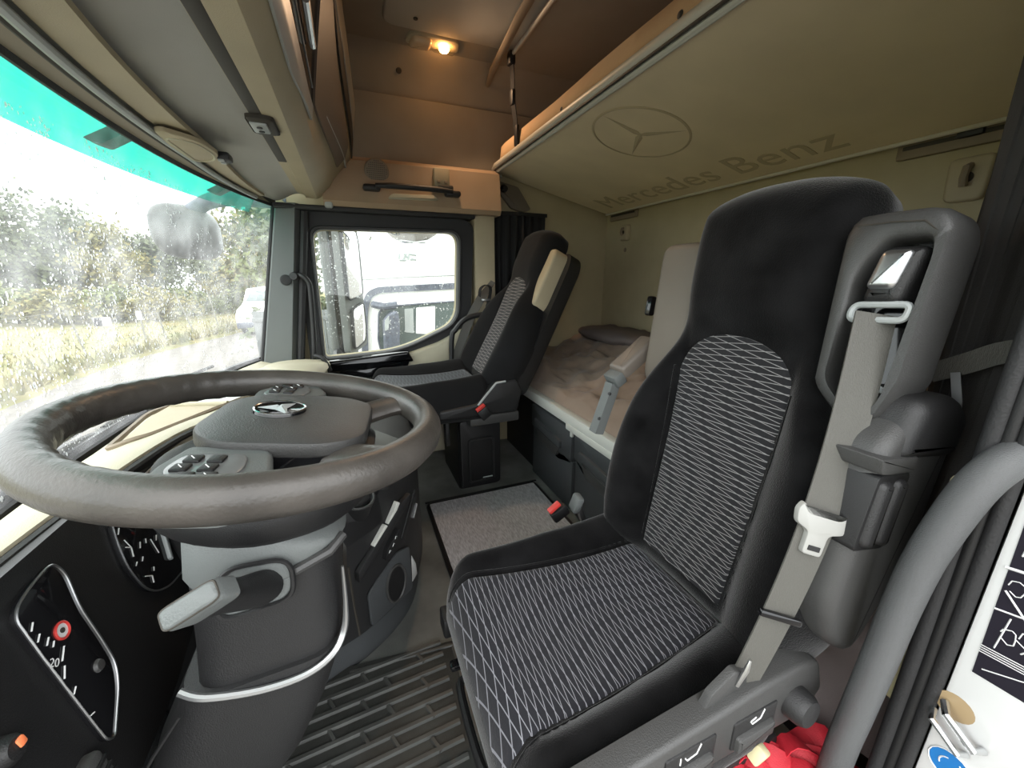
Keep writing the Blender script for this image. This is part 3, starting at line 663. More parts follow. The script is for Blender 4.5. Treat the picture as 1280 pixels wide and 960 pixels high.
# ================================================================== LOWER BUNK
lbk = thing('lower_bunk_base', 'lower bunk base with pale front rail over dark storage', 'bed', (1.14, 1.15, -1.0))
obj('carcass', box((1.16, 1.215, -0.80), (0.66, 1.83, 0.396)), 'black', lbk)
obj('deck', box((1.15, 1.215, -0.58), (0.68, 1.83, 0.04)), 'black', lbk)
rl = obj('front_rail', box((0.80, 1.20, -0.570), (0.040, 1.80, 0.05), 0.008), 'railgrey', lbk, label='pale grey front rail')
obj('rail_lip', box((0.792, 1.05, -0.600), (0.03, 0.55, 0.03), 0.006), 'railgrey', rl)
def drawer(y0, y1):
    w_ = y1-y0; YZ = frame((0.83, y1, 0), (0, -1, 0), (0, 0, 1), (-1, 0, 0))   # x from far to near, y = z
    t = obj('drawer', prism(newbm(), rloop([(0, -0.992), (w_, -0.992), (w_, -0.76), (w_*0.83, -0.755), (w_*0.72, -0.79), (w_*0.20, -0.775), (w_*0.09, -0.735), (0, -0.73)], [0.01, 0.01, 0.006, 0.02, 0.02, 0.02, 0.02, 0.006], 4), 0.030, YZ, 0.006), 'drawer', lbk)
    obj('upper_panel', prism(newbm(), rloop([(0, -0.728), (w_*0.09, -0.733), (w_*0.16, -0.742), (w_*0.80, -0.758), (w_*0.85, -0.752), (w_, -0.757), (w_, -0.612), (0, -0.612)], 0.006, 3), 0.040, YZ, 0.006), 'drawer', t)
    obj('grip_recess', prism(newbm(), rloop([(w_*0.09, -0.72), (w_*0.14, -0.77), (w_*0.74, -0.79), (w_*0.84, -0.75)], 0.012, 3), 0.018, YZ), 'black', t)
    obj('handle', prism(newbm(), rloop([(w_*0.13, -0.672), (w_*0.80, -0.690), (w_*0.80, -0.728), (w_*0.13, -0.708)], 0.010, 3), 0.052, YZ, 0.006), 'drawer', t)
    obj('handle_scoop', prism(newbm(), rloop([(w_*0.16, -0.715), (w_*0.76, -0.733), (w_*0.68, -0.785), (w_*0.24, -0.772)], 0.014, 3), 0.046, YZ, 0.006), 'char2', t)
drawer(1.295, 1.685)
drawer(0.875, 1.27)
obj('drawer_latch', box((0.786, 1.283, -0.625), (0.012, 0.016, 0.022), 0.003), 'railgrey', lbk)
# lower mattress with rumpled sheet
def bedz(x, y):
    t = (x-0.80)/0.69
    z = -0.515+0.17*smooth01(t*0.9)+0.045*smooth01(t*6)
    wv = 0.026*noise.noise((x*7+y*2.2, y*1.6-x*2, 0.7))+0.024*noise.noise((x*9-y*7, y*3+x*5, 2.1))+0.013*abs(noise.noise((x*16+y*12, y*7-x*9, 3.3)))+0.007*noise.noise((x*34, y*20, 5.3))
    return z+wv*1.5*min(1, t*5+0.25)-0.02*smooth01((y-1.7)/0.4)*0
def bed(a, b):
    y = lerp(2.12, 0.31, a); x = lerp(0.815, 1.495, b)
    if b < 0.001: return (0.812, y, -0.55)
    return (x, y, bedz(x, y))
o = obj('lower_mattress', sheet(newbm(), bed, 120, 60, 0.0), 'sheet', angle=70)
tag(o, 'lower bunk mattress under a rumpled brownish sheet', 'mattress')
pl_ = newbm()
bmesh.ops.create_uvsphere(pl_, u_segments=32, v_segments=16, radius=1)
for v in pl_.verts:
    p = v.co; q = V((abs(p.x)**0.6*math.copysign(1, p.x)*0.13, abs(p.y)**0.6*math.copysign(1, p.y)*0.27, p.z*0.04)); q.z += 0.012*noise.noise((q.x*14, q.y*10, 4)); v.co = q + V((1.355, 1.80, -0.315))
tag(obj('dark_pillow', pl_, 'greycloth'), 'flat dark pillow at the far end of the lower bunk', 'pillow')

# ================================================================== CURTAINS
def curt(pts, z0, z1, nfold, amp, m=100, lean=0.0):
    C_ = curve(pts, 20); n = len(C_)
    def fn(a, b):
        i = min(n-1, int(a*(n-1))); p = C_[i]; q = C_[min(n-1, i+1)]; d = (q-p).normalized() if i < n-1 else (p-C_[i-1]).normalized(); nn = V((-d.y, d.x, 0))
        z = lerp(z0, z1, b); k = math.sin(a*nfold*2*PI+0.8*math.sin(b*3))*amp*(0.7+0.3*math.sin(b*4+a*9))
        return p + nn*k + V((lean*(z-z0), 0, z-p.z))
    return sheet(newbm(), fn, m, 14, 0.003)
cu = thing('far_curtain', 'bunched black curtain hanging behind the far seat', 'curtain', (0.85, 2.0, 0.3))
obj('cloth', curt([(0.76, 2.115, 0), (0.86, 2.105, 0), (0.96, 2.11, 0), (1.06, 2.115, 0)], -0.30, 0.335, 7, 0.018), 'curtain', cu)
obj('header_tape', ribbon(newbm(), [(0.76, 2.095, 0.328), (0.86, 2.085, 0.328), (0.96, 2.09, 0.328), (1.06, 2.095, 0.328)], (0, 0, 1), 0.018, 0.006), 'curtain', cu)
cn = thing('near_curtain', 'dark curtain gathered beside the driver seat belt tower', 'curtain', (0.85, 0.2, 0.3))
obj('cloth', curt([(0.80, 0.135, 0), (0.81, 0.235, 0), (0.87, 0.30, 0), (0.93, 0.285, 0), (0.99, 0.16, 0)], -0.62, 0.465, 5, 0.018, 120), 'greycurtain', cn)
obj('tie_band', ribbon(newbm(), curve([(0.80, 0.29, -0.14), (0.782, 0.25, -0.115), (0.778, 0.215, -0.092), (0.785, 0.17, -0.085), (0.80, 0.13, -0.085)], 5), (0, 0.3, 1), 0.028, 0.003), 'belt', cn)
obj('tie_end', ribbon(newbm(), [(0.780, 0.258, -0.13), (0.776, 0.246, -0.17), (0.774, 0.240, -0.21)], (0, 1, 0), 0.010, 0.002), 'silverline', cn)
o = obj('taupe_bunk_cover', sheet(newbm(), lambda a, b: (lerp(0.70, 0.80, b)+0.02*noise.noise((a*4, b*5, 1))+0.03*a, lerp(0.36, 0.17, a)+0.015*noise.noise((a*5, b*3, 7)), lerp(-0.82+0.05*a, -0.42, b)), 24, 20, 0.004), 'greycloth')
tag(o, 'taupe cloth hanging down behind the driver seat base', 'cloth')

# ================================================================== SEATS
def seat_cushion(parent, x0, x1, yc, W, zt, zb, pwf, pwr, fab, vel, rfr=0.07):
    cx, cy, hx, hy = (x0+x1)/2, yc, (x1-x0)/2, W
    def sd(x, y):
        qx, qy = abs(x-cx)-(hx-rfr), abs(y-cy)-(hy-rfr)
        return rfr-(math.hypot(max(qx, 0), max(qy, 0))+min(max(qx, qy), 0))
    def pw(x): return lerp(pwf, pwr, (x-x0)/(x1-x0))
    def h(x, y):
        t = abs(y-yc); p = pw(x); u = (x-x0)/(x1-x0)
        z = zt+0.012*(2*u-1)**2-0.010*math.sin(u*PI)-0.010*(1-min(1, t/p))*math.sin(u*PI)
        if t > p:
            s = (t-p)/(W-p); z += (0.050*min(1, 0.55+u*0.9))*math.sin(PI*min(1, s*0.95))**0.8
        return z
    def Z(x, y):
        d = max(0.0, sd(x, y)); e = 1-min(1, d/0.06)
        return zb+(h(x, y)-zb)*math.sqrt(max(0, 1-e*e))
    oln = [(cx+sx*hx, cy+sy*hy) for sx, sy in ((-1, -1), (1, -1), (1, 1), (-1, 1))]
    dense = []
    for i in range(4):
        a, b = V(oln[i]), V(oln[(i+1) % 4])
        for k in range(24): dense.append(a.lerp(b, k/24))
    def proj_out(p):               # push onto the rounded outline
        q = V((p.x-cx, p.y-cy)); lo_, hi_ = 0.5, 1.0
        for _ in range(26):
            m_ = (lo_+hi_)/2
            if sd(cx+q.x*m_, cy+q.y*m_) > 0: lo_ = m_
            else: hi_ = m_
        return V((cx+q.x*lo_, cy+q.y*lo_))
    B = [proj_out(p) for p in dense]; n = 34; rings = []
    for k in range(n+1):
        rho = 1-(1-k/n)**2.2; rho = max(rho, 0.02)
        rings.append([(lerp(cx, p.x, rho), lerp(cy, p.y, rho), Z(lerp(cx, p.x, rho), lerp(cy, p.y, rho))) for p in B])
    rings.append([(p.x*0.98+cx*0.02, p.y*0.98+cy*0.02, zb-0.015) for p in B])
    cush = obj('seat_cushion', loft(newbm(), rings), vel, parent, angle=80)
    def pf(a, b):
        x = x0+0.0035+(x1-x0-0.02)*a**1.7; t = (b-0.5)*2; y = yc+t*pw(x)
        return (x, y, Z(x, y)+0.004-0.010*smooth01((abs(t)-0.94)/0.06))
    obj('centre_panel', sheet(newbm(), pf, 60, 36), fab, cush, angle=80, label='patterned cloth centre panel')
    def seam(sgn): return [(x, yc+sgn*pw(x)*1.02, Z(x, yc+sgn*pw(x)*1.02)+0.0005) for x in [x0+0.006+(x1-x0-0.02)*(i/30)**1.5 for i in range(31)]]
    for sg in (-1, 1): obj('seam', tube(newbm(), seam(sg), 0.0022, 6), vel, cush)
    return Z
def seat_back(parent, base, yc, lean, fab, vel, outl, panel_w, panel_top, bol=0.055, thick=0.11):
    up = V((math.sin(lean), 0, math.cos(lean))); nr = V((-math.cos(lean), 0, math.sin(lean))); ac = V((0, -1, 0))
    O = V((base[0], yc, base[1])); Fm = frame(O, ac, up, nr)
    lp = curve(outl, 7, closed=True); lp = [V((p.x, p.y)) for p in lp]; N = len(lp)
    def dist(q):
        best = 9
        for i in range(N):
            a = lp[i]; e = lp[(i+1) % N]-a; t = max(0, min(1, (q-a).dot(e)/max(e.length_squared, 1e-12))); best = min(best, (a+e*t-q).length)
        return best
    def hh(x, s):
        t = abs(x); fade = 1-smooth01((s-0.40)/0.16)
        z = 0.006*math.cos(s*9)
        if t > panel_w: z += bol*fade*math.sin(PI*min(1, 0.86*(t-panel_w)/(0.255-panel_w)))**0.9
        z += 0.026*smooth01((s-0.47)/0.12)*(1-0.35*(t/0.15)**2)
        return z
    C0 = V((0, 0.36)); n = 26; rings = []
    for k in range(n+1):
        rho = max(0.02, 1-(1-k/n)**2.0); r = []
        for p in lp:
            q = C0.lerp(p, rho); d = dist(q) if rho < 0.999 else 0
            e = 1-min(1, d/0.055); nn = lerp(-0.055, hh(q.x, q.y), math.sqrt(max(0, 1-e*e))); r.append(Fm @ V((q.x, q.y, nn)))
        rings.append(r)
    rings.append([Fm @ V((lerp(0, p.x, 0.97), lerp(0.36, p.y, 0.98), -thick+0.01)) for p in lp])
    rings.append([Fm @ V((lerp(0, p.x, 0.9), lerp(0.36, p.y, 0.95), -thick)) for p in lp])
    bk_ = obj('backrest', loft(newbm(), rings), vel, parent, angle=80)
    def wd(s): 
        if s < panel_top-0.10: return lerp(panel_w*0.94, panel_w*1.06, s/(panel_top-0.1))
        u = (s-(panel_top-0.10))/0.10; return panel_w*1.06*math.sqrt(max(0, 1-u**2.6))+0.001
    def pf(a, b):
        s = lerp(0.012, panel_top, 1-(1-a)**1.5); t = (b-0.5)*2; x = wd(s)*t
        e = max(abs(t), 1-(panel_top-s)/0.02 if s > panel_top-0.02 else 0)
        return Fm @ V((x, s, hh(x, s)+0.0045-0.012*smooth01((e-0.94)/0.06)))
    obj('centre_panel', sheet(newbm(), pf, 54, 30), fab, bk_, angle=80, label='patterned cloth centre panel with rounded top')
    for sg in (-1, 1):
        obj('seam', tube(newbm(), [Fm @ V((sg*wd(s)*1.03, s, hh(sg*wd(s)*1.03, s)+0.0005)) for s in [0.02+(panel_top-0.10)*i/20 for i in range(21)]], 0.002, 6), vel, bk_)
    return Fm, hh
OUT = [(0.0, -0.045), (0.14, -0.045), (0.215, -0.02), (0.25, 0.06), (0.265, 0.16), (0.258, 0.24), (0.225, 0.34), (0.175, 0.44), (0.150, 0.52), (0.150, 0.62), (0.149, 0.70), (0.133, 0.748), (0.075, 0.770), (0.0, 0.776),
       (-0.075, 0.770), (-0.133, 0.748), (-0.149, 0.70), (-0.150, 0.62), (-0.150, 0.52), (-0.175, 0.44), (-0.225, 0.34), (-0.258, 0.24), (-0.265, 0.16), (-0.25, 0.06), (-0.215, -0.02), (-0.14, -0.045)]
LEAN = math.radians(8)
fc = fabric('seat_cloth_cushion', (0.021, 0.0215, 0.026), '#9a9ba2', 0.0135, 0.11, 0.19, 0.007, 0.3, ((1, 0, 0), (0, 1, 0)))
fb = fabric('seat_cloth_back', (0.020, 0.020, 0.022), '#9a9898', 0.0125, 0.10, 0.17, 0.006, 1.3, ((0.12, 0, 0.99), (0, 1, 0)))
SY = 0.505
ds = thing('driver_seat', 'driver seat in black velour with patterned cloth panels and built-in belt', 'seat', (0.40, SY, -1.0))
ZD = seat_cushion(ds, 0.125, 0.615, SY+0.008, 0.246, -0.625, -0.735, 0.170, 0.120, fc, 'velour')
FD, HD = seat_back(ds, (0.585, -0.605), SY, LEAN, fb, 'velour', OUT, 0.113, 0.505)
# pedestal and frame
sf = obj('pedestal', prism(newbm(), rloop([(0.20, 0.30), (0.62, 0.30), (0.62, 0.71), (0.20, 0.71)], 0.04, 4), 0.14, frame((0, 0, -1.0), (1, 0, 0), (0, 1, 0), (0, 0, 1)), 0.02), 'black', ds)
bl = newbm(); rr_ = []
for i in range(13):
    k = 0.012 if i % 2 else 0.0; z = lerp(-0.87, -0.78, i/12)
    rr_.append([V((p.x, p.y, z)) for p in rloop([(0.23-k, 0.33-k), (0.60+k, 0.33-k), (0.60+k, 0.68+k), (0.23-k, 0.68+k)], 0.03, 3)])
obj('bellows', loft(bl, rr_), 'rubber', sf)
obj('seat_pan', box((0.375, SY, -0.772), (0.46, 0.47, 0.04), 0.012), 'black', ds)
obj('slide_bar', tube(newbm(), curve([(0.20, 0.60, -0.80), (0.145, 0.60, -0.80), (0.125, 0.585, -0.80), (0.125, 0.45, -0.80), (0.145, 0.43, -0.80), (0.20, 0.43, -0.80)], 5), 0.008, 8), 'black', ds)
obj('front_latch', box((0.128, 0.72, -0.765), (0.02, 0.05, 0.05), 0.006), 'black', ds)
obj('height_knob', bx(newbm(), (0.14, 0.63, -0.79), (0.05, 0.02, 0.016), 0.005), 'gloss', ds)
# near side valance with two switch fields and the recline knob
def VL(x, z, y=0.238): return (x, y, z)
vf = frame((0, 0.283, 0), (1, 0, 0), (0, 0, 1), (0, -1, 0))
va = obj('side_valance', prism(newbm(), rloop([(0.16, -0.68), (0.33, -0.662), (0.43, -0.664), (0.60, -0.670), (0.637, -0.635), (0.612, -0.568), (0.572, -0.557), (0.49, -0.557), (0.41, -0.565), (0.32, -0.572), (0.16, -0.585)], 0.012, 4), 0.035, vf, 0.008, 3), 'char2', ds)
for (xa, xb, za, zb2, ic) in ((0.310, 0.398, -0.588, -0.643, 1), (0.432, 0.520, -0.592, -0.648, 0)):
    sl = (za-zb2)
    dz = 0.0
    fld = obj('switch_field', prism(newbm(), rloop([(xa, za-dz*0.3-sl), (xb, za+dz*0.6-sl), (xb, za+dz*0.6-0.004), (xa, za-dz*0.3-0.004)], 0.005, 3), 0.0375, vf, 0.002), 'char', va)
    obj('switch_lip', prism(newbm(), rloop([(xa+0.006, za-dz*0.3-sl-0.002), (xb-0.006, za+dz*0.5-sl-0.002), (xb-0.006, za+dz*0.5-sl*0.55), (xa+0.006, za-dz*0.25-sl*0.55)], 0.006, 3), 0.045, vf, 0.006), 'char2', va)
    mx_, mz_ = (xa+xb)/2, (za+zb2)/2+0.013
    ib = newbm(); y_ = 0.283-0.0378
    tube(ib, [(mx_-0.012, y_, mz_+0.000), (mx_-0.008, y_, mz_-0.006), (mx_+0.008, y_, mz_-0.003), (mx_+0.014, y_, mz_+0.011)], 0.0011, 5)
    if ic: tube(ib, [(mx_-0.020, y_, mz_+0.004), (mx_-0.020, y_, mz_-0.007)], 0.0011, 5)
    else: tube(ib, [(mx_-0.012, y_, mz_+0.001), (mx_-0.002, y_, mz_+0.004)], 0.0011, 5)
    obj('seat_symbol', ib, 'white', va)
obj('recline_knob', lathe(newbm(), [(0.0, 0.042), (0.020, 0.040), (0.025, 0.032), (0.027, 0.0), (0.027, -0.01)], fr((0.562, 0.262, -0.622), (0, -1, 0.1)), 24), 'char', ds)
obj('belt_anchor', prism(newbm(), rloop([(0.385, -0.575), (0.47, -0.565), (0.465, -0.535), (0.44, -0.525), (0.40, -0.548)], 0.004, 3), 0.012, frame((0, 0.275, 0), (1, 0, 0), (0, 0, 1), (0, -1, 0)), 0.003), 'char2', ds)
obj('anchor_pin', tube(newbm(), [(0.445, 0.262, -0.55), (0.452, 0.258, -0.52), (0.456, 0.258, -0.505)], [0.003, 0.004, 0.002], 8), 'satin', ds)
# wings beside the headrest: belt tower near, pale wing far
def wing(x0_, x1_, s0, s1, n0, n1, r=0.035): return prism(newbm(), rloop([(x0_+0.018, s0), (x1_-0.012, s0), (x1_, s1), (x0_, s1)], r, 6), n1-n0, FD @ Matrix.Translation((0, 0, n0)), 0.018, 4)
obj('far_wing', wing(-0.270, -0.13, 0.36, 0.690, -0.11, -0.02), 'wing', ds, label='pale plastic wing beside the far side of the headrest')
obj('wing_hook', bx(newbm(), (-0.300, 0.545, -0.05), (0.02, 0.05, 0.02), 0.006, 2, FD), 'gloss', ds)
tw0, tw1 = 0.128, 0.278
tx = lambda L_: [(0.196+(x-0.2)*0.74, z) for x, z in L_]
towl = rloop(tx([(0.145, 0.455), (0.205, 0.415), (0.262, 0.42), (0.285, 0.47), (0.280, 0.672), (0.255, 0.692), (0.140, 0.692), (0.128, 0.672)]), 0.020, 5)
tow_in = rloop(tx([(0.172, 0.465), (0.212, 0.436), (0.258, 0.44), (0.264, 0.630), (0.258, 0.655), (0.195, 0.653), (0.168, 0.61)]), 0.016, 5)
def sameN(lo, li):                 # outer loop resampled to match the inner by direction
    return matchloop(li, [tuple(p) for p in lo])
tb = newbm()
o2 = sameN([(p.x, p.y) for p in towl], tow_in)
FT = FD @ Matrix.Translation((0, 0, -0.095))
rings = []
cI = sum((V((p.x, p.y)) for p in tow_in), V((0, 0)))/len(tow_in)
def L2(t, n_): return [FT @ V((lerp(o.x, i.x, t), lerp(o.y, i.y, t), n_)) for o, i in zip(o2, tow_in)]
rings = [L2(0.25, 0.045), L2(0, 0.062), L2(0, 0.105), L2(0.10, 0.121), L2(0.3, 0.128), L2(0.85, 0.128), L2(1.0, 0.122), L2(1.03, 0.085)]
tow = obj('belt_tower', loft(tb, rings), 'char2', ds, angle=60, label='grey shoulder belt tower beside the headrest')
obj('recess', prism(newbm(), tow_in, 0.040, FT @ Matrix.Translation((0, 0, 0.048))), 'gloss', tow)
obj('top_seam', tube(newbm(), [FT @ V(p) for p in ((0.158, 0.673, 0.1275), (0.196, 0.674, 0.1285), (0.228, 0.672, 0.1285), (0.242, 0.660, 0.127))], 0.0012, 5), 'groove', tow)
gl_ = prism(newbm(), rloop([(0.184, 0.572), (0.228, 0.572), (0.240, 0.645), (0.194, 0.645)], 0.013, 5), 0.128, FT, 0.014, 4)
obj('guide_cover', gl_, 'char', tow)
obj('guide_insert', prism(newbm(), rloop([(0.189, 0.590), (0.221, 0.590), (0.229, 0.640), (0.197, 0.640)], 0.009, 5), 0.1345, FT, 0.008, 3), 'satin', tow, label='shiny silver guide insert')
obj('guide_ring', tube(newbm(), [FT @ V((p.x, p.y, 0.122)) for p in rloop([(0.178, 0.550), (0.238, 0.554), (0.240, 0.574), (0.180, 0.570)], 0.009, 5)], 0.0045, 8, closed=True), 'lightgrey', tow)
obj('lower_stud', lathe(newbm(), [(0.0, 0.016), (0.010, 0.014), (0.013, 0.0)], FT @ Matrix.Translation((0.226, 0.458, 0.088)), 16), 'satin', tow)
# belt retractor housing along the side of the backrest
hsF = frame((0, 0.285, 0), (1, 0, 0), (0, 0, 1), (0, -1, 0))
hl = [(0.645, -0.165), (0.735, -0.175), (0.765, -0.20), (0.740, -0.40), (0.665, -0.535), (0.635, -0.55), (0.585, -0.51), (0.556, -0.44), (0.590, -0.20)]
hou = obj('belt_housing', prism(newbm(), rloop(hl, 0.025, 5), 0.055, hsF, 0.020, 4), 'char2', ds)
obj('top_cap', prism(newbm(), rloop([(0.610, -0.225), (0.755, -0.245), (0.768, -0.185), (0.728, -0.150), (0.635, -0.145)], 0.022, 5), 0.062, hsF, 0.020, 4), 'char', hou)
obj('vent_bay', prism(newbm(), rloop([(0.584, -0.238), (0.658, -0.248), (0.640, -0.358), (0.566, -0.342)], 0.008, 4), 0.0562, hsF, 0.001), 'black', hou)
for k in (0, 1): obj('vent_rib', prism(newbm(), rloop([(0.588+0.034*k, -0.246-0.004*k), (0.614+0.034*k, -0.250-0.004*k), (0.600+0.034*k, -0.346-0.006*k), (0.574+0.034*k, -0.336-0.006*k)], 0.010, 4), 0.064, hsF, 0.009, 3), 'char', hou)
obj('vent_lip', prism(newbm(), rloop([(0.572, -0.212), (0.655, -0.222), (0.655, -0.244), (0.578, -0.234)], 0.004, 3), 0.060, hsF, 0.003), 'char2', hou)
for xx, zz in ((0.588, -0.224), (0.622, -0.228), (0.585, -0.405)): obj('screw_hole', lathe(newbm(), [(0.0, 0.0015), (0.005, 0.0015), (0.005, -0.002)], fr((xx, 0.2245, zz), (0, -1, 0)), 10), 'black', hou)
# webbing: guide > tongue > clip > anchor
g0 = FT @ V((0.208, 0.560, 0.124)); g1 = V((0.455, 0.268, -0.585))
pth = [g0.lerp(g1, i/28)+V((0.004, -0.018, 0))*math.sin(PI*i/28) for i in range(29)]
sdn = [V((0.80, -0.45, 0.25)).lerp(V((0.95, -0.25, 0.35)), i/28) for i in range(29)]
bt_ = obj('seat_belt', ribbon(newbm(), pth, sdn, 0.047, 0.0022), 'belt', ds, label='grey woven seat belt')
tc_ = pth[14]; td_ = (pth[15]-pth[13]).normalized(); tz_ = td_.cross(sdn[14]).normalized()
if tz_.y > 0: tz_ = -tz_
tx_ = (-td_).cross(tz_).normalized()
tF = frame(tc_+tz_*0.001, tx_, -td_, tz_)
obj('belt_tongue', prism(newbm(), rloop([(-0.036, 0.012), (-0.030, 0.024), (-0.020, 0.012), (0.020, 0.012), (0.030, 0.022), (0.037, 0.010), (0.032, -0.008), (0.014, -0.014), (0.013, -0.045), (-0.013, -0.045), (-0.014, -0.014), (-0.032, -0.006)], 0.005, 3), 0.008, tF, 0.003), 'tongue', bt_, label='pale metal belt tongue')
obj('tongue_slot', prism(newbm(), rloop([(-0.008, -0.038), (0.008, -0.038), (0.008, -0.031), (-0.008, -0.031)], 0.001, 2), 0.0086, tF), 'black', bt_)
cF = frame(pth[21]+tz_*0.001, tx_, -td_, tz_)
obj('belt_clip', bx(newbm(), (0, 0, 0.004), (0.058, 0.010, 0.010), 0.003, 2, cF), 'gloss', bt_)
# folded armrest on the far side
arF = frame((0.668, 0.800, -0.217), V((0.80, 0, 0.58)).normalized(), (0, 1, 0), V((-0.58, 0, 0.80)).normalized())
ar = obj('folded_armrest', prism(newbm(), rloop([(-0.055, -0.030), (0.075, -0.030), (0.075, 0.030), (-0.055, 0.030)], 0.014, 4), 0.034, arF, 0.012, 3), 'armpad', ds, label='brown grey padded armrest folded up')
obj('hinge_block', bx(newbm(), (0.612, 0.800, -0.252), (0.032, 0.052, 0.034), 0.006, 2, rot=(0, -0.6, 0)), 'pillar', ar)
obj('hinge_stem', loft(newbm(), [[(x-0.012, y, z), (x+0.012, y, z-0.006), (x+0.012, y+0.03, z-0.006), (x-0.012, y+0.03, z)] for x, y, z in ((0.606, 0.785, -0.262), (0.598, 0.783, -0.285), (0.575, 0.780, -0.345), (0.560, 0.780, -0.39))]), 'pillar', ar)
for z, x in ((-0.288, 0.588), (-0.352, 0.562)): obj('hinge_pin', lathe(newbm(), [(0, 0.004), (0.004, 0.004), (0.005, 0)], fr((x, 0.785, z), (-1, -0.2, 0.2)), 8), 'black', ar)
# buckle on the far side of the cushion
bkF = frame((0.47, 0.790, -0.60), V((0.2, 0.3, -0.93)).normalized(), (0, 1, 0.3), (-0.95, 0, -0.2))
sb_ = obj('buckle_stalk', tube(newbm(), [(0.53, 0.775, -0.66), (0.515, 0.78, -0.61), (0.508, 0.785, -0.575)], [0.008, 0.010, 0.010], 8), 'satin', ds)
obj('switch_pod', box((0.505, 0.786, -0.585), (0.022, 0.034, 0.05), 0.007, rot=(0.2, 0.2, 0)), 'pillar', sb_)
obj('buckle', box((0.462, 0.80, -0.612), (0.05, 0.022, 0.034), 0.006, rot=(0, -0.5, 0)), 'black', ds)
obj('buckle_button', box((0.445, 0.80, -0.592), (0.038, 0.018, 0.010), 0.003, rot=(0, -0.6, 0)), 'redbutton', ds, label='red release button')

# ---------------- far seat
PY = 1.815
fcp = fabric('seat_cloth_far_cushion', (0.040, 0.045, 0.052), '#62676c', 0.017, 0.10, 0.16, 0.004, 0.3, ((1, 0, 0), (0, 1, 0)))
fbp = fabric('seat_cloth_far_back', (0.035, 0.035, 0.038), '#a09c98', 0.016, 0.09, 0.13, 0.004, 1.3, ((0.45, 0, 0.89), (0, 1, 0)))
ps = thing('passenger_seat', 'far side seat with patterned cloth and tan headrest wing beside the door', 'seat', (0.45, PY, -1.0))
seat_cushion(ps, 0.04, 0.56, PY, 0.25, -0.475, -0.60, 0.168, 0.120, fcp, 'velour2')
FP, HP = seat_back(ps, (0.555, -0.47), PY, math.radians(26), fbp, 'velour2', OUT, 0.113, 0.515)
FDs = FD; FD = FP
obj('near_wing', prism(newbm(), rloop([(0.125, 0.40), (0.165, 0.36), (0.205, 0.42), (0.200, 0.65), (0.18, 0.675), (0.128, 0.675)], 0.025, 6), 0.075, FP @ Matrix.Translation((0, 0, -0.10)), 0.015, 4), 'tan', ps, label='tan plastic wing beside the headrest')
obj('back_shell', prism(newbm(), rloop([(-0.25, 0.0), (0.245, 0.0), (0.255, 0.20), (0.245, 0.62), (0.215, 0.68), (-0.215, 0.68), (-0.25, 0.62)], 0.04, 6), -0.07, FP @ Matrix.Translation((0, 0, -0.095)), 0.02, 3), 'black', ps)
obj('seat_belt', ribbon(newbm(), curve([(0.72, 2.075, -0.02), (0.60, 2.06, -0.20), (0.52, 2.055, -0.38), (0.46, 2.06, -0.56)], 6), (0.9, -0.2, 0.3), 0.047, 0.003), 'belt', ps)
obj('side_bolster', prism(newbm(), rloop([(-0.27, 0.02), (-0.20, 0.02), (-0.20, 0.40), (-0.30, 0.30)], 0.03, 4), 0.06, FP @ Matrix.Translation((0, 0, -0.05)), 0.02, 3), 'gloss', ps)
pe = obj('pedestal', prism(newbm(), rloop([(0.40, 1.66), (0.60, 1.66), (0.60, 2.0), (0.40, 2.0)], 0.02, 4), 0.36, frame((0, 0, -1.0), (1, 0, 0), (0, 1, 0), (0, 0, 1)), 0.01), 'black', ps)
obj('side_plate', prism(newbm(), rloop([(0.405, -0.99), (0.605, -0.99), (0.605, -0.645), (0.405, -0.645)], 0.02, 4), 0.03, frame((0, 1.67, 0), (1, 0, 0), (0, 0, 1), (0, -1, 0)), 0.008), 'black', pe)
obj('plate_frame', tube(newbm(), [(p.x, 1.637, p.y) for p in rloop([(0.445, -0.96), (0.565, -0.96), (0.565, -0.74), (0.445, -0.74)], 0.015, 4)], 0.006, 6, closed=True), 'char', pe)
obj('plate_slot', box((0.535, 1.634, -0.945), (0.05, 0.006, 0.006), 0.002), 'lightgrey', pe)
sc = obj('side_cover', prism(newbm(), rloop([(0.30, -0.60), (0.66, -0.60), (0.685, -0.50), (0.66, -0.445), (0.56, -0.45), (0.47, -0.54), (0.30, -0.555)], 0.015, 4), 0.07, frame((0, 1.63, 0), (1, 0, 0), (0, 0, 1), (0, -1, 0)), 0.012, 3), 'char', ps)
obj('cover_edge', tube(newbm(), [(0.47, 1.556, -0.545), (0.51, 1.556, -0.50), (0.555, 1.556, -0.452), (0.60, 1.556, -0.448)], 0.005, 6), 'lightgrey', sc)
obj('lower_lip', box((0.555, 1.60, -0.625), (0.24, 0.06, 0.05), 0.012), 'char2', ps)
obj('buckle', box((0.49, 1.53, -0.575), (0.05, 0.024, 0.05), 0.006, rot=(0, -0.6, 0)), 'black', ps)
obj('buckle_button', box((0.472, 1.53, -0.548), (0.045, 0.02, 0.014), 0.003, rot=(0, -0.6, 0)), 'redbutton', ps, label='red release button')
obj('slide_leg', box((0.36, 1.72, -0.72), (0.02, 0.05, 0.12), 0.004), 'char', ps)
FD = FDs
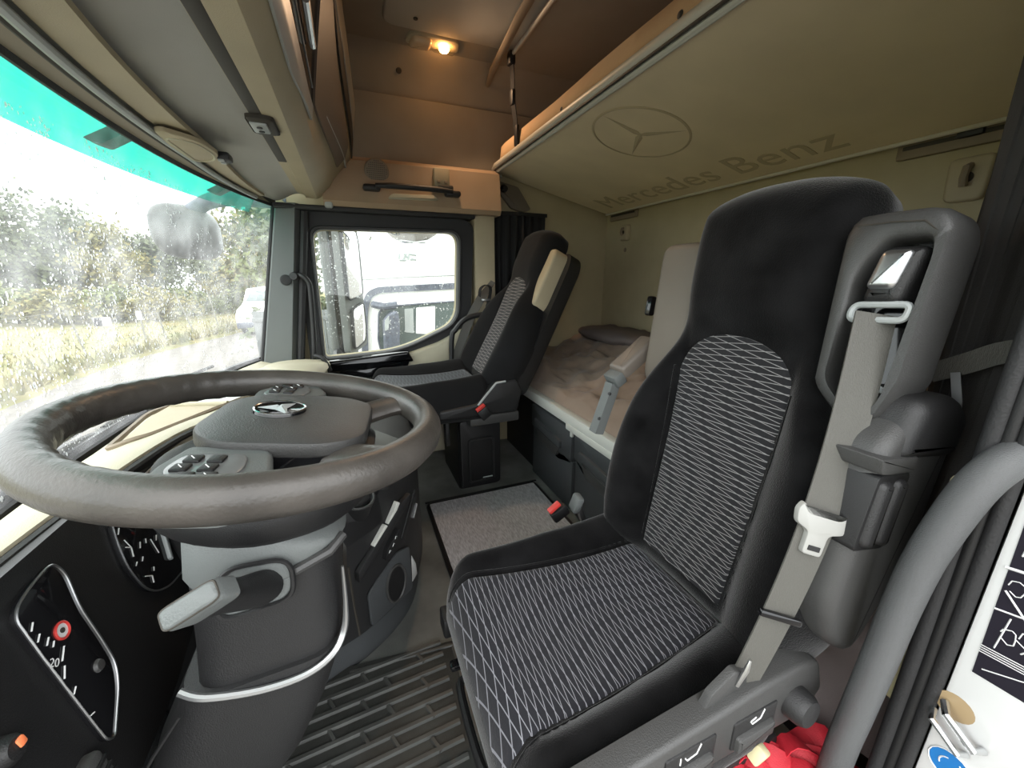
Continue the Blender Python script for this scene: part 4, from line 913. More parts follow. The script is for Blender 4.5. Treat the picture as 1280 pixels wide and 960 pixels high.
# black belt loop on the far B pillar
lp_ = thing('belt_loop', 'black webbing loop with steel tongue hanging on the far door pillar', 'belt', (0.67, 2.06, -0.08))
obj('loop', ribbon(newbm(), curve([(0.640, 2.045, -0.10), (0.645, 2.035, -0.06), (0.675, 2.03, -0.042), (0.70, 2.035, -0.06), (0.695, 2.04, -0.11), (0.68, 2.045, -0.16)], 6), (0, 1, 0), 0.04, 0.003), 'curtain', lp_)
obj('tongue', box((0.672, 2.03, -0.12), (0.05, 0.02, 0.012), 0.003), 'satin', lp_)
eg = thing('door_edge_rail', 'black bent tube edging the armrest beside the far seat', 'handle', (0.53, 2.06, -0.4))
obj('tube', tube(newbm(), curve([(0.655, 2.03, -0.195), (0.56, 2.03, -0.215), (0.50, 2.03, -0.27), (0.475, 2.03, -0.33), (0.465, 2.03, -0.62)], 6), 0.014, 8), 'black', eg)

# ================================================================== STEERING WHEEL
WC = V((-0.116, 0.570, -0.184)); wt = math.radians(7.7)
WF = frame(WC, (0, -1, 0), V((math.cos(wt), 0, -math.sin(wt))), V((math.sin(wt), 0, math.cos(wt)))) @ Matrix.Rotation(math.radians(-7), 4, 'Z')
sw = thing('steering_wheel', 'worn dark leather steering wheel with button pods and star emblem hub', 'wheel', tuple(WC))
RR = 0.205; n = 128; bm = newbm(); rings = []
for i in range(n):
    a = 2*PI*i/n; c = V((math.cos(a), math.sin(a), 0)); r = []
    fwd = max(0, -math.sin(a)-0.25)                                   # finger grips under the far (front) part
    for k in range(14):
        b = 2*PI*k/14; sc = 0.0010*math.sin(a*46)*min(1, fwd*3)*(1 if math.cos(b) < 0 else 0)
        r.append(WF @ (c*(RR+(0.0195+sc)*math.cos(b)) + V((0, 0, 0.0225*math.sin(b)+sc))))
    rings.append(r)
R_ = [[bm.verts.new(p) for p in r] for r in rings]
for i in range(n):
    for k in range(14): bm.faces.new((R_[i][k], R_[i][(k+1) % 14], R_[(i+1) % n][(k+1) % 14], R_[(i+1) % n][k]))
obj('rim', bm, 'leather', sw)
hubl = rloop([(-0.060, -0.066), (0.060, -0.066), (0.098, -0.030), (0.100, 0.085), (0.070, 0.125), (-0.070, 0.125), (-0.100, 0.085), (-0.098, -0.030)], 0.025, 5)
def hub_ring(sc, z, bulge=0): return [WF @ V((p.x*sc, (p.y-0.02)*sc+0.02, z+bulge*(1-((p.x/0.1)**2+((p.y-0.02)/0.1)**2)*sc*sc*0.5))) for p in hubl]
obj('airbag_pad', loft(newbm(), [hub_ring(0.98, -0.010), hub_ring(1.0, -0.007), hub_ring(1.0, 0.004), hub_ring(0.985, 0.0075), hub_ring(0.95, 0.009, 0.001), hub_ring(0.7, 0.010, 0.003), hub_ring(0.35, 0.011, 0.004), hub_ring(0.02, 0.011, 0.0045)]), 'char2', sw, angle=35)
obj('pad_gloss_strip', loft(newbm(), [hub_ring(0.97, -0.034), hub_ring(0.985, -0.030), hub_ring(0.985, -0.009)]), 'gloss', sw, label='glossy dark strip under the pad')  # glossy dark strip, its own part below the pad
obj('hub_shell', loft(newbm(), [hub_ring(0.55, -0.085), hub_ring(0.86, -0.062), hub_ring(1.06, -0.046), hub_ring(1.06, -0.036), hub_ring(0.90, -0.032)]), 'char', sw)
em = obj('emblem', lathe(newbm(), [(0.0, 0.0), (0.024, 0.0), (0.028, 0.002), (0.030, 0.002), (0.032, -0.003)], WF @ Matrix.Translation((0, 0.012, 0.0165)), 36), 'gloss', sw)
obj('emblem_ring', tube(newbm(), [WF @ V((0.0295*math.cos(2*PI*i/36), 0.012+0.0295*math.sin(2*PI*i/36), 0.0185)) for i in range(36)], 0.0012, 6, closed=True), 'chrome', em, label='chrome emblem ring')
for k in range(3):
    a = -PI/2+k*2*PI/3; u = V((math.cos(a), math.sin(a), 0)); v = V((-u.y, u.x, 0)); b2 = newbm(); o_ = V((0, 0.012, 0.0175))
    addm(b2, [WF @ (o_+q) for q in (u*0.028, u*0.003+v*0.0075, -u*0.005, u*0.003-v*0.0075, u*0.003+V((0, 0, 0.005)))], [(0, 1, 4), (1, 2, 4), (2, 3, 4), (3, 0, 4), (0, 3, 2, 1)])
    obj('star_arm', b2, 'lightgrey', em, smooth=False, label='silver star arm')
pad2 = rloop([(-0.060, 0.040), (0.060, 0.040), (0.082, 0.09), (0.05, 0.122), (-0.05, 0.122), (-0.082, 0.09)], 0.02, 4)
for sg in (-1, 1):
    # upper spoke with button pod
    pp = rloop([(sg*0.085, -0.052), (sg*0.145, -0.060), (sg*0.197, -0.035), (sg*0.200, 0.022), (sg*0.150, 0.045), (sg*0.095, 0.030)], 0.012, 4)
    pod_ = obj('button_pod', prism(newbm(), pp, 0.030, WF @ Matrix.Translation((0, 0, -0.030)), 0.006, 3), 'pillar', sw)
    ql = rloop([(sg*0.112, -0.043), (sg*0.150, -0.048), (sg*0.182, -0.028), (sg*0.184, 0.006), (sg*0.150, 0.020), (sg*0.112, 0.012)], 0.014, 4)
    obj('button_panel', prism(newbm(), ql, 0.0325, WF @ Matrix.Translation((0, 0, -0.030)), 0.002), 'podface', pod_)
    for (bx_, by_) in ((0.130, -0.030), (0.150, -0.032), (0.168, -0.022), (0.130, -0.010), (0.150, -0.010), (0.168, -0.004)):
        obj('button', bx(newbm(), (sg*bx_, by_, 0.0035), (0.015, 0.014, 0.004), 0.0015, 2, WF), 'char', pod_)
    ib = newbm()
    for (bx_, by_) in ((0.130, -0.030), (0.150, -0.010), (0.168, -0.004), (0.150, -0.032)):
        tube(ib, [WF @ V((sg*bx_-0.003, by_-0.003, 0.0057)), WF @ V((sg*bx_+0.003, by_+0.002, 0.0057))], 0.0006, 4)
    o = obj('button_symbols', ib, 'white', pod_); o['kind'] = 'stuff'
    # lower leather spoke: from hub to rim
    sp_ = newbm(); rr_ = []
    for i in range(9):
        t = i/8; a0 = V((sg*0.070, 0.085, -0.020)); a1 = V((sg*0.118, 0.170, -0.002)); c = a0.lerp(a1, t)
        d = (a1-a0).normalized(); s_ = V((d.y, -d.x, 0))*sg; w_ = lerp(0.028, 0.026, t)+0.014*smooth01((t-0.7)/0.3)
        th_ = lerp(0.016, 0.014, t)
        rr_.append([WF @ (c+s_*w_*math.cos(2*PI*k/14)+V((0, 0, th_*math.sin(2*PI*k/14)))) for k in range(14)])
    obj('spoke', loft(sp_, rr_), 'leather', sw)
    obj('spoke_inlay', prism(newbm(), rloop([(sg*0.092, 0.035), (sg*0.145, 0.045), (sg*0.165, 0.075), (sg*0.118, 0.105), (sg*0.090, 0.085)], 0.012, 4), 0.014, WF @ Matrix.Translation((0, 0, -0.040)), 0.004), 'lightgrey' if sg < 0 else 'pillar', sw)

# ================================================================== STEERING COLUMN
co = thing('steering_column', 'dark steering column shroud with grey cap and silver trim line', 'column', (-0.13, 0.57, -0.8))
def crect(x0, x1, y0, y1, r, z, dz=0.0):
    return [V((p.x, p.y, z + dz*((p.x-x0)/(x1-x0)))) for p in rloop([(x0, y0), (x1, y0), (x1, y1), (x0, y1)], r, 6)]
AX = WF.to_3x3() @ V((0, 0, -1))
obj('collar', lathe(newbm(), [(0.095, 0.035), (0.120, 0.050), (0.128, 0.075), (0.126, 0.100), (0.105, 0.122)], fr(WC, AX, (0, -1, 0)), 40), 'black', co)
obj('upper_neck', loft(newbm(), [crect(-0.19, -0.046, 0.475, 0.68, 0.05, -0.235), crect(-0.195, -0.044, 0.466, 0.69, 0.05, -0.33)]), 'black', co)
cap = obj('grey_cap', loft(newbm(), [crect(-0.175, -0.060, 0.500, 0.66, 0.05, -0.262, -0.035), crect(-0.200, -0.040, 0.458, 0.695, 0.05, -0.268, -0.042), crect(-0.207, -0.036, 0.452, 0.70, 0.055, -0.280, -0.036), crect(-0.215, -0.036, 0.450, 0.705, 0.06, -0.330, 0.015), crect(-0.212, -0.042, 0.455, 0.70, 0.06, -0.348, 0.022)]), 'pillar', co, label='lighter grey upper cap')
obj('body', loft(newbm(), [crect(-0.212, -0.048, 0.460, 0.69, 0.055, -0.325), crect(-0.218, -0.052, 0.457, 0.69, 0.05, -0.42), crect(-0.224, -0.058, 0.457, 0.69, 0.045, -0.480, 0.012)]), 'char', co)
obj('cap_lip', tube(newbm(), [(-0.216, 0.458, -0.352), (-0.17, 0.450, -0.352), (-0.10, 0.450, -0.336), (-0.055, 0.456, -0.322), (-0.040, 0.475, -0.316)], 0.006, 8), 'char2', co)
obj('silver_line', tube(newbm(), curve([(-0.230, 0.458, -0.464), (-0.205, 0.449, -0.474), (-0.15, 0.446, -0.486), (-0.10, 0.447, -0.486), (-0.068, 0.454, -0.474), (-0.053, 0.468, -0.455), (-0.0475, 0.472, -0.42), (-0.045, 0.472, -0.36)], 5), [0.0045]*26+[0.0045-0.0003*k for k in range(10)], 8), 'silverline', co, label='thin silver trim line')
kn = obj('knee_cover', loft(newbm(), [crect(-0.238, -0.052, 0.450, 0.70, 0.05, -0.478, 0.010), crect(-0.28, -0.085, 0.450, 0.70, 0.06, -0.56), crect(-0.31, -0.125, 0.46, 0.71, 0.05, -0.64), crect(-0.35, -0.20, 0.48, 0.72, 0.05, -0.75), crect(-0.38, -0.25, 0.50, 0.72, 0.04, -0.86)]), 'char', co)
obj('knee_seam', tube(newbm(), [(-0.233, 0.452, -0.492), (-0.262, 0.447, -0.53), (-0.285, 0.4475, -0.565)], 0.002, 6), 'black', kn)
# lever on the near side
lv = thing('column_lever', 'stubby grey control lever on the near side of the steering column', 'lever', (-0.13, 0.45, -0.335))
lF = fr((-0.132, 0.452, -0.340), (0.0, -1, 0.05), (1, 0, 0))
obj('lever_base', prism(newbm(), rloop([(-0.042, -0.030), (0.036, -0.024), (0.038, 0.030), (-0.030, 0.034)], 0.022, 6), 0.008, lF, 0.004, 3), 'pillar', lv)
obj('base_rim', tube(newbm(), [lF @ V((p.x, p.y, 0.010)) for p in rloop([(-0.042, -0.030), (0.036, -0.024), (0.038, 0.030), (-0.030, 0.034)], 0.022, 6)], 0.003, 6, closed=True), 'black', lv)
d0 = V((-0.125, 0.445, -0.342)); d1_ = V((-0.158, 0.358, -0.274)); ld_ = (d1_-d0).normalized(); ls = V((0.9, 0.25, 0.2)); ls = (ls-ld_*ls.dot(ld_)).normalized(); ln = ld_.cross(ls)
lr = []
def sq(v_, e): return math.copysign(abs(v_)**e, v_)
for t, w_, h_, e in ((0, 0.021, 0.018, 0.8), (0.25, 0.021, 0.016, 0.8), (0.50, 0.0205, 0.0125, 0.7), (0.70, 0.022, 0.011, 0.5), (0.73, 0.0245, 0.0115, 0.35), (0.92, 0.0255, 0.0112, 0.32), (0.98, 0.0245, 0.0095, 0.35), (1.0, 0.022, 0.007, 0.4)):
    c = d0.lerp(d1_, t); lr.append([c+ls*sq(math.cos(2*PI*k/28), e)*w_+ln*sq(math.sin(2*PI*k/28), e)*h_ for k in range(28)])
obj('lever_arm', loft(newbm(), lr[:5]), 'black', lv)
obj('lever_tip', loft(newbm(), lr[4:]), 'pillar', lv, label='grey end cap')
obj('tip_seam', tube(newbm(), [p for p in lr[6]], 0.0010, 4, closed=True), 'groove', lv)

# ================================================================== DASHBOARD
YS = [0.14, 0.56, 0.74, 0.97, 1.145, 1.40, 1.75, 2.06]
XE = [-0.405, -0.402, -0.386, -0.342, -0.225, -0.170, -0.150, -0.135]
ZE = [-0.300, -0.300, -0.300, -0.302, -0.312, -0.345, -0.365, -0.385]
def edge(y): return interp(y, YS, XE), interp(y, YS, ZE)
ED = curve([(x, y, z) for x, y, z in zip(XE, YS, ZE)], 10)
db = thing('dashboard', 'beige topped black dashboard wrapping under the windscreen', 'dashboard', (-0.4, 1.1, -1.0))
rings = []
for p in ED:
    x, y, z = p; xg = gx(y, -0.385)+0.03
    rings.append([(xg, y, -0.60), (xg, y, -0.375), (lerp(xg, x, 0.25), y, min(z-0.012, -0.338)), (lerp(xg, x, 0.6), y, z-0.014), (x-0.02, y, z-0.003), (x-0.003, y, z-0.006), (x-0.001, y, z-0.020), (x-0.03, y, -0.60)])
obj('top_pad', loft(newbm(), rings), 'dash', db, angle=50, label='beige upper pad')
obj('edge_cap', tube(newbm(), [p+V((0.002, 0, -0.016)) for p in ED if p.y < 1.5], 0.007, 8), 'black', db)
# far end hump and vent
hp_ = newbm()
rings = []
for i in range(13):
    t = i/12; y = lerp(1.50, 2.08, t); hgt = 0.030*math.sin(PI*min(1, t*1.25)**0.8) if t < 0.8 else 0.018*(1-t)/0.2
    x1 = edge(y)[0]+0.01; x0 = -0.40; z0 = edge(y)[1]-0.03
    rings.append([V((lerp(x0, x1, 0.5)+0.5*(x1-x0)*math.cos(PI*k/12)*-1, y, z0+(0.03+hgt)*math.sin(PI*k/12)**0.6 if 0 < k < 12 else z0)) for k in range(13)])
obj('end_hump', loft(hp_, rings), 'dash', db, angle=60)
obj('end_bracket', tube(newbm(), curve([(-0.185, 2.00, -0.355), (-0.155, 1.985, -0.365), (-0.135, 1.98, -0.40), (-0.125, 1.98, -0.43)], 5), 0.010, 8), 'black', db)
# shallow tray with pale mat and brown rim
def on_top(x, y, up=0.0):
    xe, z = edge(y); xg = gx(y, -0.385)+0.03; return V((x, y, lerp(min(z-0.012, -0.338), z-0.014, max(0, min(1, ((x-xg)/(xe-xg)-0.25)/0.35)))+up))
tray = [(-0.470, 0.93), (-0.505, 1.18), (-0.470, 1.42), (-0.30, 1.45), (-0.345, 1.15), (-0.41, 0.95)]
obj('tray_rim', tube(newbm(), [on_top(p.x, p.y, 0.004) for p in rloop([(a, b, 0) for a, b in tray], 0.03, 4)], 0.006, 6, closed=True), 'brown', db)
def poly_on_top(pts, up): 
    b = newbm(); lo_ = [on_top(a, b_, up) for a, b_ in pts]; c = sum(lo_, V((0, 0, 0)))/len(lo_)
    vs = [b.verts.new(p) for p in lo_]; cc = b.verts.new(c)
    for i in range(len(vs)): b.faces.new((vs[i], vs[(i+1) % len(vs)], cc))
    lo2 = [b.verts.new(p-V((0, 0, 0.006))) for p in lo_]
    for i in range(len(vs)): b.faces.new((vs[i], vs[(i+1) % len(vs)], lo2[(i+1) % len(vs)], lo2[i]))
    return b
obj('tray_mat', poly_on_top([(-0.480, 1.28), (-0.452, 1.40), (-0.31, 1.43), (-0.335, 1.22)], 0.006), 'dashlight', db, label='pale grey mat in the tray')
obj('tray_floor', poly_on_top([(-0.46, 0.96), (-0.49, 1.18), (-0.482, 1.265), (-0.34, 1.20), (-0.355, 1.13), (-0.41, 0.97)], 0.004), 'tan', db)
obj('tray_divider', tube(newbm(), [on_top(-0.478, 1.265, 0.008), on_top(-0.335, 1.205, 0.008)], 0.006, 6), 'dash', db)

# black lower dash in front of the driver, with instruments
def PLp(y, z, o=0.0): return V((-0.439-0.2*z+o, y, z+0.2*o))
PF = frame(PLp(0, 0), (0, -1, 0), V((-0.2, 0, 1)).normalized(), V((1, 0, 0.2)).normalized())
cs = math.hypot(1, 0.2)
def P2(y, z): return (-y, z*cs)
ip = thing('instrument_panel', 'black instrument panel with chrome-rimmed gauges behind the steering wheel', 'panel', (-0.38, 0.6, -0.6))
obj('fascia', prism(newbm(), rloop([P2(0.13, -0.31), P2(0.98, -0.31), P2(0.95, -0.56), P2(0.62, -0.62), P2(0.36, -0.62), P2(0.13, -0.50)], 0.03, 4), -0.05, PF), 'black', ip)
obj('hood', sheet(newbm(), lambda a, b: (lerp(edge(lerp(0.14, 1.0, a))[0]-0.004, -0.385-0.004*b, b), lerp(0.14, 1.0, a), lerp(-0.318, -0.345, b)), 20, 4, 0.006), 'black', ip)
def gauge(name, pts, closed, lab):
    ll = rloop([(P2(y, z)[0], P2(y, z)[1]) for y, z in pts], 0.016, 4)
    g = obj(name, prism(newbm(), ll, 0.006, PF, 0.002), 'screen', ip, label=lab)
    obj('bezel', tube(newbm(), [PF @ V((p.x, p.y, 0.006)) for p in ll], 0.0015, 6, closed=True), 'satin', g)
    return g
gA = gauge('gauge', [(0.574, -0.333), (0.580, -0.355), (0.568, -0.40), (0.566, -0.45), (0.562, -0.49), (0.548, -0.512), (0.503, -0.548), (0.494, -0.538), (0.496, -0.474), (0.499, -0.40), (0.502, -0.352), (0.511, -0.342), (0.535, -0.336)], True, 'near gauge with white scale marks')
gB = gauge('gauge', [(0.694, -0.335), (0.674, -0.38), (0.665, -0.42), (0.670, -0.465), (0.688, -0.488), (0.72, -0.505), (0.78, -0.515), (0.86, -0.48), (0.88, -0.40), (0.86, -0.335)], True, 'middle gauge with white figures')
def marks(parent, name, segs, r=0.0008):
    b = newbm()
    for (y0, z0, y1, z1) in segs: tube(b, [PF @ V((*P2(y0, z0), 0.0075)), PF @ V((*P2(y1, z1), 0.0075))], r, 4)
    o = obj(name, b, 'white', parent); o['kind'] = 'stuff'; return o
marks(gA, 'scale_marks', [(0.505, -0.372, 0.512, -0.366), (0.503, -0.386, 0.510, -0.381), (0.508, -0.397, 0.515, -0.392), (0.512, -0.404, 0.517, -0.400), (0.510, -0.424, 0.522, -0.414), (0.500, -0.440, 0.509, -0.430), (0.497, -0.462, 0.504, -0.458), (0.497, -0.498, 0.502, -0.500)], 0.0009)
gm = PF @ Matrix.Translation((*P2(0.503, -0.418), 0.0072)) @ Matrix.Rotation(0.9, 4, 'Z') @ Matrix.Diagonal((-1, 1, 1, 1))
text('figures', '20', 0.013, gm, 'white', gA, 0.0002)
obj('warning_sign', lathe(newbm(), [(0.0, 0.0008), (0.010, 0.0008), (0.0105, 0.0)], PF @ Matrix.Translation((*P2(0.532, -0.400), 0.0062)), 20), 'white', gA, label='white round symbol')
obj('warning_ring', tube(newbm(), [PF @ V((P2(0.532, -0.400)[0]+0.0095*math.cos(k*PI/12), P2(0.532, -0.400)[1]+0.0095*math.sin(k*PI/12), 0.0073)) for k in range(24)], 0.0016, 5, closed=True), 'redbutton', gA, label='red ring')
obj('warning_dot', lathe(newbm(), [(0.0, 0.0012), (0.003, 0.0012), (0.003, 0.0)], PF @ Matrix.Translation((*P2(0.532, -0.400), 0.0068)), 10), 'groove', gA)
obj('needle_hub', lathe(newbm(), [(0.0, 0.004), (0.006, 0.0035), (0.008, 0.0)], PF @ Matrix.Translation((*P2(0.541, -0.47), 0.006)), 20), 'char2', gA)
marks(gB, 'scale_marks', [(0.682, -0.372, 0.690, -0.366), (0.686, -0.385, 0.690, -0.402), (0.690, -0.402, 0.681, -0.395), (0.690, -0.402, 0.684, -0.415), (0.678, -0.428, 0.684, -0.425), (0.705, -0.415, 0.712, -0.408), (0.722, -0.418, 0.726, -0.412), (0.694, -0.432, 0.700, -0.428), (0.704, -0.46, 0.708, -0.455), (0.735, -0.42, 0.735, -0.448), (0.745, -0.43, 0.752, -0.424), (0.682, -0.452, 0.695, -0.462), (0.695, -0.462, 0.690, -0.472)], 0.0009)
gm = PF @ Matrix.Translation((*P2(0.700, -0.405), 0.0072))
obj('light_strip', prism(newbm(), rloop([P2(0.775, -0.405), P2(0.785, -0.415), P2(0.752, -0.478), P2(0.748, -0.472)], 0.003, 3), 0.012, PF, 0.003), 'lightgrey', gB)
# side of the dash by the door: light switch, vent block, pedal
sp2 = thing('light_switch', 'round light switch with orange mark at the near end of the dashboard', 'switch', (-0.35, 0.42, -0.44))
sF = PF @ Matrix.Translation((*P2(0.424, -0.437), -0.004))
obj('knob', lathe(newbm(), [(0.0, 0.018), (0.010, 0.017), (0.014, 0.012), (0.016, 0.0)], sF, 24), 'char', sp2)
obj('orange_mark', bx(newbm(), (-0.004, 0.002, 0.018), (0.008, 0.010, 0.004), 0.002, 2, sF), mat('orange_mark_paint', '#ff8b5a', 0.4), sp2)
pb = thing('side_vent', 'grey vent block below the near gauge', 'vent', (-0.33, 0.45, -0.52))
obj('block', bx(newbm(), (*P2(0.455, -0.548), 0.004), (0.040, 0.05, 0.022), 0.006, 2, PF), 'char2', pb)
for k in range(3): obj('vane', bx(newbm(), (P2(0.455, -0.548)[0], P2(0.455, -0.548)[1]-0.012+0.012*k, 0.0155), (0.036, 0.005, 0.004), 0.001, 1, PF), 'black', pb)
pd = thing('brake_pedal', 'dark rubber pedal in the footwell under the steering column', 'pedal', (-0.40, 0.72, -0.9))
pFm = frame((-0.405, 0.72, -0.86), (0, -1, 0), V((-0.45, 0, 0.9)).normalized(), V((0.9, 0, 0.45)).normalized())
obj('pad', prism(newbm(), rloop([(-0.05, -0.06), (0.05, -0.06), (0.05, 0.06), (-0.05, 0.06)], 0.01, 3), 0.014, pFm, 0.004), 'drawer', pd)
obj('arm', tube(newbm(), [(-0.41, 0.72, -0.85), (-0.48, 0.72, -0.70), (-0.52, 0.72, -0.55)], 0.012, 8), 'black', pd)

# ================================================================== CENTRE CONSOLE
FOOT = [(-0.235, 0.775), (-0.140, 0.850), (-0.045, 0.895), (0.045, 0.965), (0.110, 1.06), (0.150, 1.22), (0.160, 1.45), (0.140, 1.62), (0.05, 1.72), (-0.12, 1.75)]
TOPF = [(-0.395, 0.775), (-0.392, 0.84), (-0.372, 0.92), (-0.330, 1.02), (-0.27, 1.10), (-0.215, 1.18), (-0.172, 1.40), (-0.160, 1.56), (-0.175, 1.66), (-0.25, 1.72)]
def foot(z, k, push=0.0):           # k 0 = vertical face outline, 1 = top outline
    a = curve([(x, y, 0) for x, y in FOOT], 6); b = curve([(x, y, 0) for x, y in TOPF], 6); out = []
    for i in range(len(a)):
        p = a[i].lerp(b[i], k); d = (a[min(len(a)-1, i+1)]-a[max(0, i-1)]).normalized(); nrm = V((d.y, -d.x, 0)); p = p+nrm*push
        out.append(V((p.x, p.y, z if not callable(z) else z(p.y))))
    return out
ck = thing('centre_console', 'black centre console with cupholder, switches and round hole beside the wheel', 'console', (0.0, 1.2, -1.0))
back = [(-0.42, 1.72), (-0.42, 0.775)]
def full(r): return r+[V((x, y, r[-1].z)) for x, y in back[:1]]+[V((x, y, r[0].z)) for x, y in back[1:]]
obj('body', loft(newbm(), [full(foot(-0.905, 0, -0.012)), full(foot(-0.895, 0)), full(foot(-0.60, 0.0)), full(foot(-0.535, 0.01)), full(foot(-0.515, 0.06)), full(foot(lambda y: -0.345 if y < 1.2 else -0.37, 0.97))]), 'char', ck, angle=35)
obj('plinth', loft(newbm(), [full(foot(-1.0, 0, -0.02)), full(foot(-0.96, 0, -0.022)), full(foot(-0.90, 0, -0.03))]), 'drawer', ck)
# ---------------- details on the console face
def onface(p, n, up=(0, 0, 1)): return fr(p, n, V(up).cross(V(n)))       # x along the face, y up, z out
cu_ = obj('cupholder', lathe(newbm(), [(0.030, -0.075), (0.036, -0.02), (0.040, 0.0), (0.040, 0.006), (0.035, 0.007), (0.032, 0.0), (0.029, -0.06), (0.0, -0.062)], fr((-0.035, 0.918, -0.522), (0.18, -0.32, 1), (1, 0, 0)), 32), 'char', ck)
obj('cup_rim', tube(newbm(), [fr((-0.035, 0.918, -0.522), (0.18, -0.32, 1), (1, 0, 0)) @ V((0.038*math.cos(2*PI*k/32), 0.038*math.sin(2*PI*k/32), 0.006)) for k in range(32)], 0.003, 6, closed=True), 'char2', cu_)
obj('cup_sleeve', loft(newbm(), [[(-0.085, 0.875, -0.545), (0.01, 0.935, -0.53), (0.03, 0.97, -0.52), (-0.06, 0.97, -0.50)], [(-0.08, 0.872, -0.625), (0.012, 0.925, -0.61), (0.03, 0.96, -0.60), (-0.06, 0.96, -0.60)]]), 'black', cu_)
pr = []
for i in range(15):
    t = i/14; r = lerp(0.030, 0.014, t)+(0.0035 if i % 2 else 0); pr.append((r, 0.055*t))
bo = obj('lever_boot', lathe(newbm(), pr, fr((0.015, 0.965, -0.515), (0.45, -0.15, 0.9), (0, 1, 0)), 20), 'rubber', ck)
obj('lever_knob', lathe(newbm(), [(0.008, 0.0), (0.010, 0.01), (0.012, 0.03), (0.008, 0.038), (0.0, 0.04)], fr((0.035, 0.96, -0.468), (0.45, -0.15, 0.9), (0, 1, 0)), 16), 'lightgrey', bo)
def faceprism(name, m, p, n, pts, d, r=0.006, bev=0.002, parent=None, label=None):
    return obj(name, prism(newbm(), rloop(pts, r, 3), d, onface(p, n), bev), m, parent or ck, label=label)
N1 = V((0.62, -0.78, 0)).normalized(); N2 = V((0.80, -0.60, 0)).normalized(); N3 = V((0.93, -0.36, 0)).normalized()
tr_ = faceprism('switch_shelf', 'char', (0.020, 0.942, -0.640), N1, [(-0.10, -0.085), (0.09, 0.045), (0.09, 0.065), (0.06, 0.055), (-0.10, -0.055)], 0.014)
faceprism('chrome_strip', 'railgrey', (0.006, 0.930, -0.632), N1, [(-0.030, -0.022), (0.014, 0.014), (0.022, 0.004), (-0.020, -0.034)], 0.012, 0.003, 0.001, tr_, 'chrome strip with its bright reflection painted pale')  # pale colour replaces the bright reflection these chrome strips would show
faceprism('chrome_strip', 'railgrey', (0.040, 0.958, -0.600), N1, [(-0.022, -0.022), (0.016, 0.024), (0.025, 0.015), (-0.012, -0.032)], 0.012, 0.003, 0.001, tr_, 'chrome strip with its bright reflection painted pale')
faceprism('open_tray', 'black', (0.088, 1.015, -0.650), N2, [(-0.045, -0.055), (0.045, 0.050), (0.050, 0.010), (0.0, -0.035), (-0.03, -0.075)], 0.004, 0.006)
faceprism('tray_edge', 'silverline', (0.100, 1.035, -0.66), N2, [(-0.004, -0.02), (0.022, 0.012), (0.025, 0.008), (0.0, -0.026)], 0.010, 0.002, 0.001)
sk = faceprism('switch_block', 'black', (0.028, 0.948, -0.690), N1, [(-0.028, -0.030), (0.020, 0.012), (0.030, 0.035), (-0.018, 0.0)], 0.016, 0.006)
ib = newbm(); fm_ = onface((0.028, 0.948, -0.690), N1)
for (a, b) in ((-0.012, -0.010), (0.002, 0.002), (0.012, 0.018)):
    tube(ib, [fm_ @ V((a-0.004, b-0.003, 0.0165)), fm_ @ V((a, b+0.004, 0.0165)), fm_ @ V((a+0.004, b, 0.0165))], 0.0009, 4)
o = obj('switch_symbols', ib, 'white', sk); o['kind'] = 'stuff'
faceprism('lower_panel', 'drawer', (0.010, 0.932, -0.800), N1, [(-0.062, -0.085), (0.090, -0.085), (0.090, 0.060), (0.045, 0.070), (-0.03, 0.035), (-0.062, 0.015)], 0.006, 0.010)
fl_ = onface((0.010, 0.932, -0.800), N1)
obj('panel_seam', tube(newbm(), [(-0.072, 0.8815, -0.68), (-0.070, 0.8815, -0.80), (-0.066, 0.884, -0.893)], 0.003, 5), 'groove', ck)
hF = onface((0.032, 0.950, -0.818), N1)
hole = [hF @ V((0.034*math.cos(2*PI*k/28), 0.056*math.sin(2*PI*k/28), 0.009)) for k in range(28)]
o = obj('round_hole', prism(newbm(), [(0.034*math.cos(2*PI*k/28), 0.056*math.sin(2*PI*k/28)) for k in range(28)], 0.0085, hF), 'black', ck)
obj('hole_rim', tube(newbm(), hole, 0.004, 6, closed=True), 'char2', o)
faceprism('white_tag', 'white', (0.092, 1.028, -0.845), N2, [(-0.014, -0.045), (0.016, -0.04), (0.012, 0.0), (-0.008, 0.045)], 0.004, 0.002, 0.0005, None, 'small white paper tag')
faceprism('upper_pad', 'pillar', (0.075, 1.14, -0.506), V((0.43, -0.10, 0.90)), [(-0.05, -0.04), (0.06, -0.04), (0.06, 0.09), (-0.05, 0.09)], 0.014, 0.02, 0.006)

# ================================================================== FLOOR MATS
FZ = -1.0
cp = thing('tunnel_carpet', 'ribbed grey carpet mat on the floor between the seats', 'mat', (0.49, 1.2, FZ))
obj('pile', box((0.49, 1.215, FZ+0.008), (0.52, 0.70, 0.016), 0.005), 'carpet', cp)
obj('binding', tube(newbm(), [(p.x, p.y, FZ+0.008) for p in rloop([(0.228, 0.863), (0.752, 0.863), (0.752, 1.567), (0.228, 1.567)], 0.02, 4)], 0.010, 8, closed=True), 'black', cp)
rm = thing('rubber_floor_mat', 'black ribbed rubber mat in the driver footwell', 'mat', (0.0, 0.65, FZ))
obj('sheet', prism(newbm(), rloop([(-0.30, 0.25), (0.20, 0.25), (0.20, 0.862), (-0.115, 0.895), (-0.30, 0.86)], 0.03, 4), 0.010, frame((0, 0, FZ), (1, 0, 0), (0, 1, 0), (0, 0, 1)), 0.004), 'rubbermat', rm)
rb = newbm(); i = 0; y = 0.86; tl = 0.05
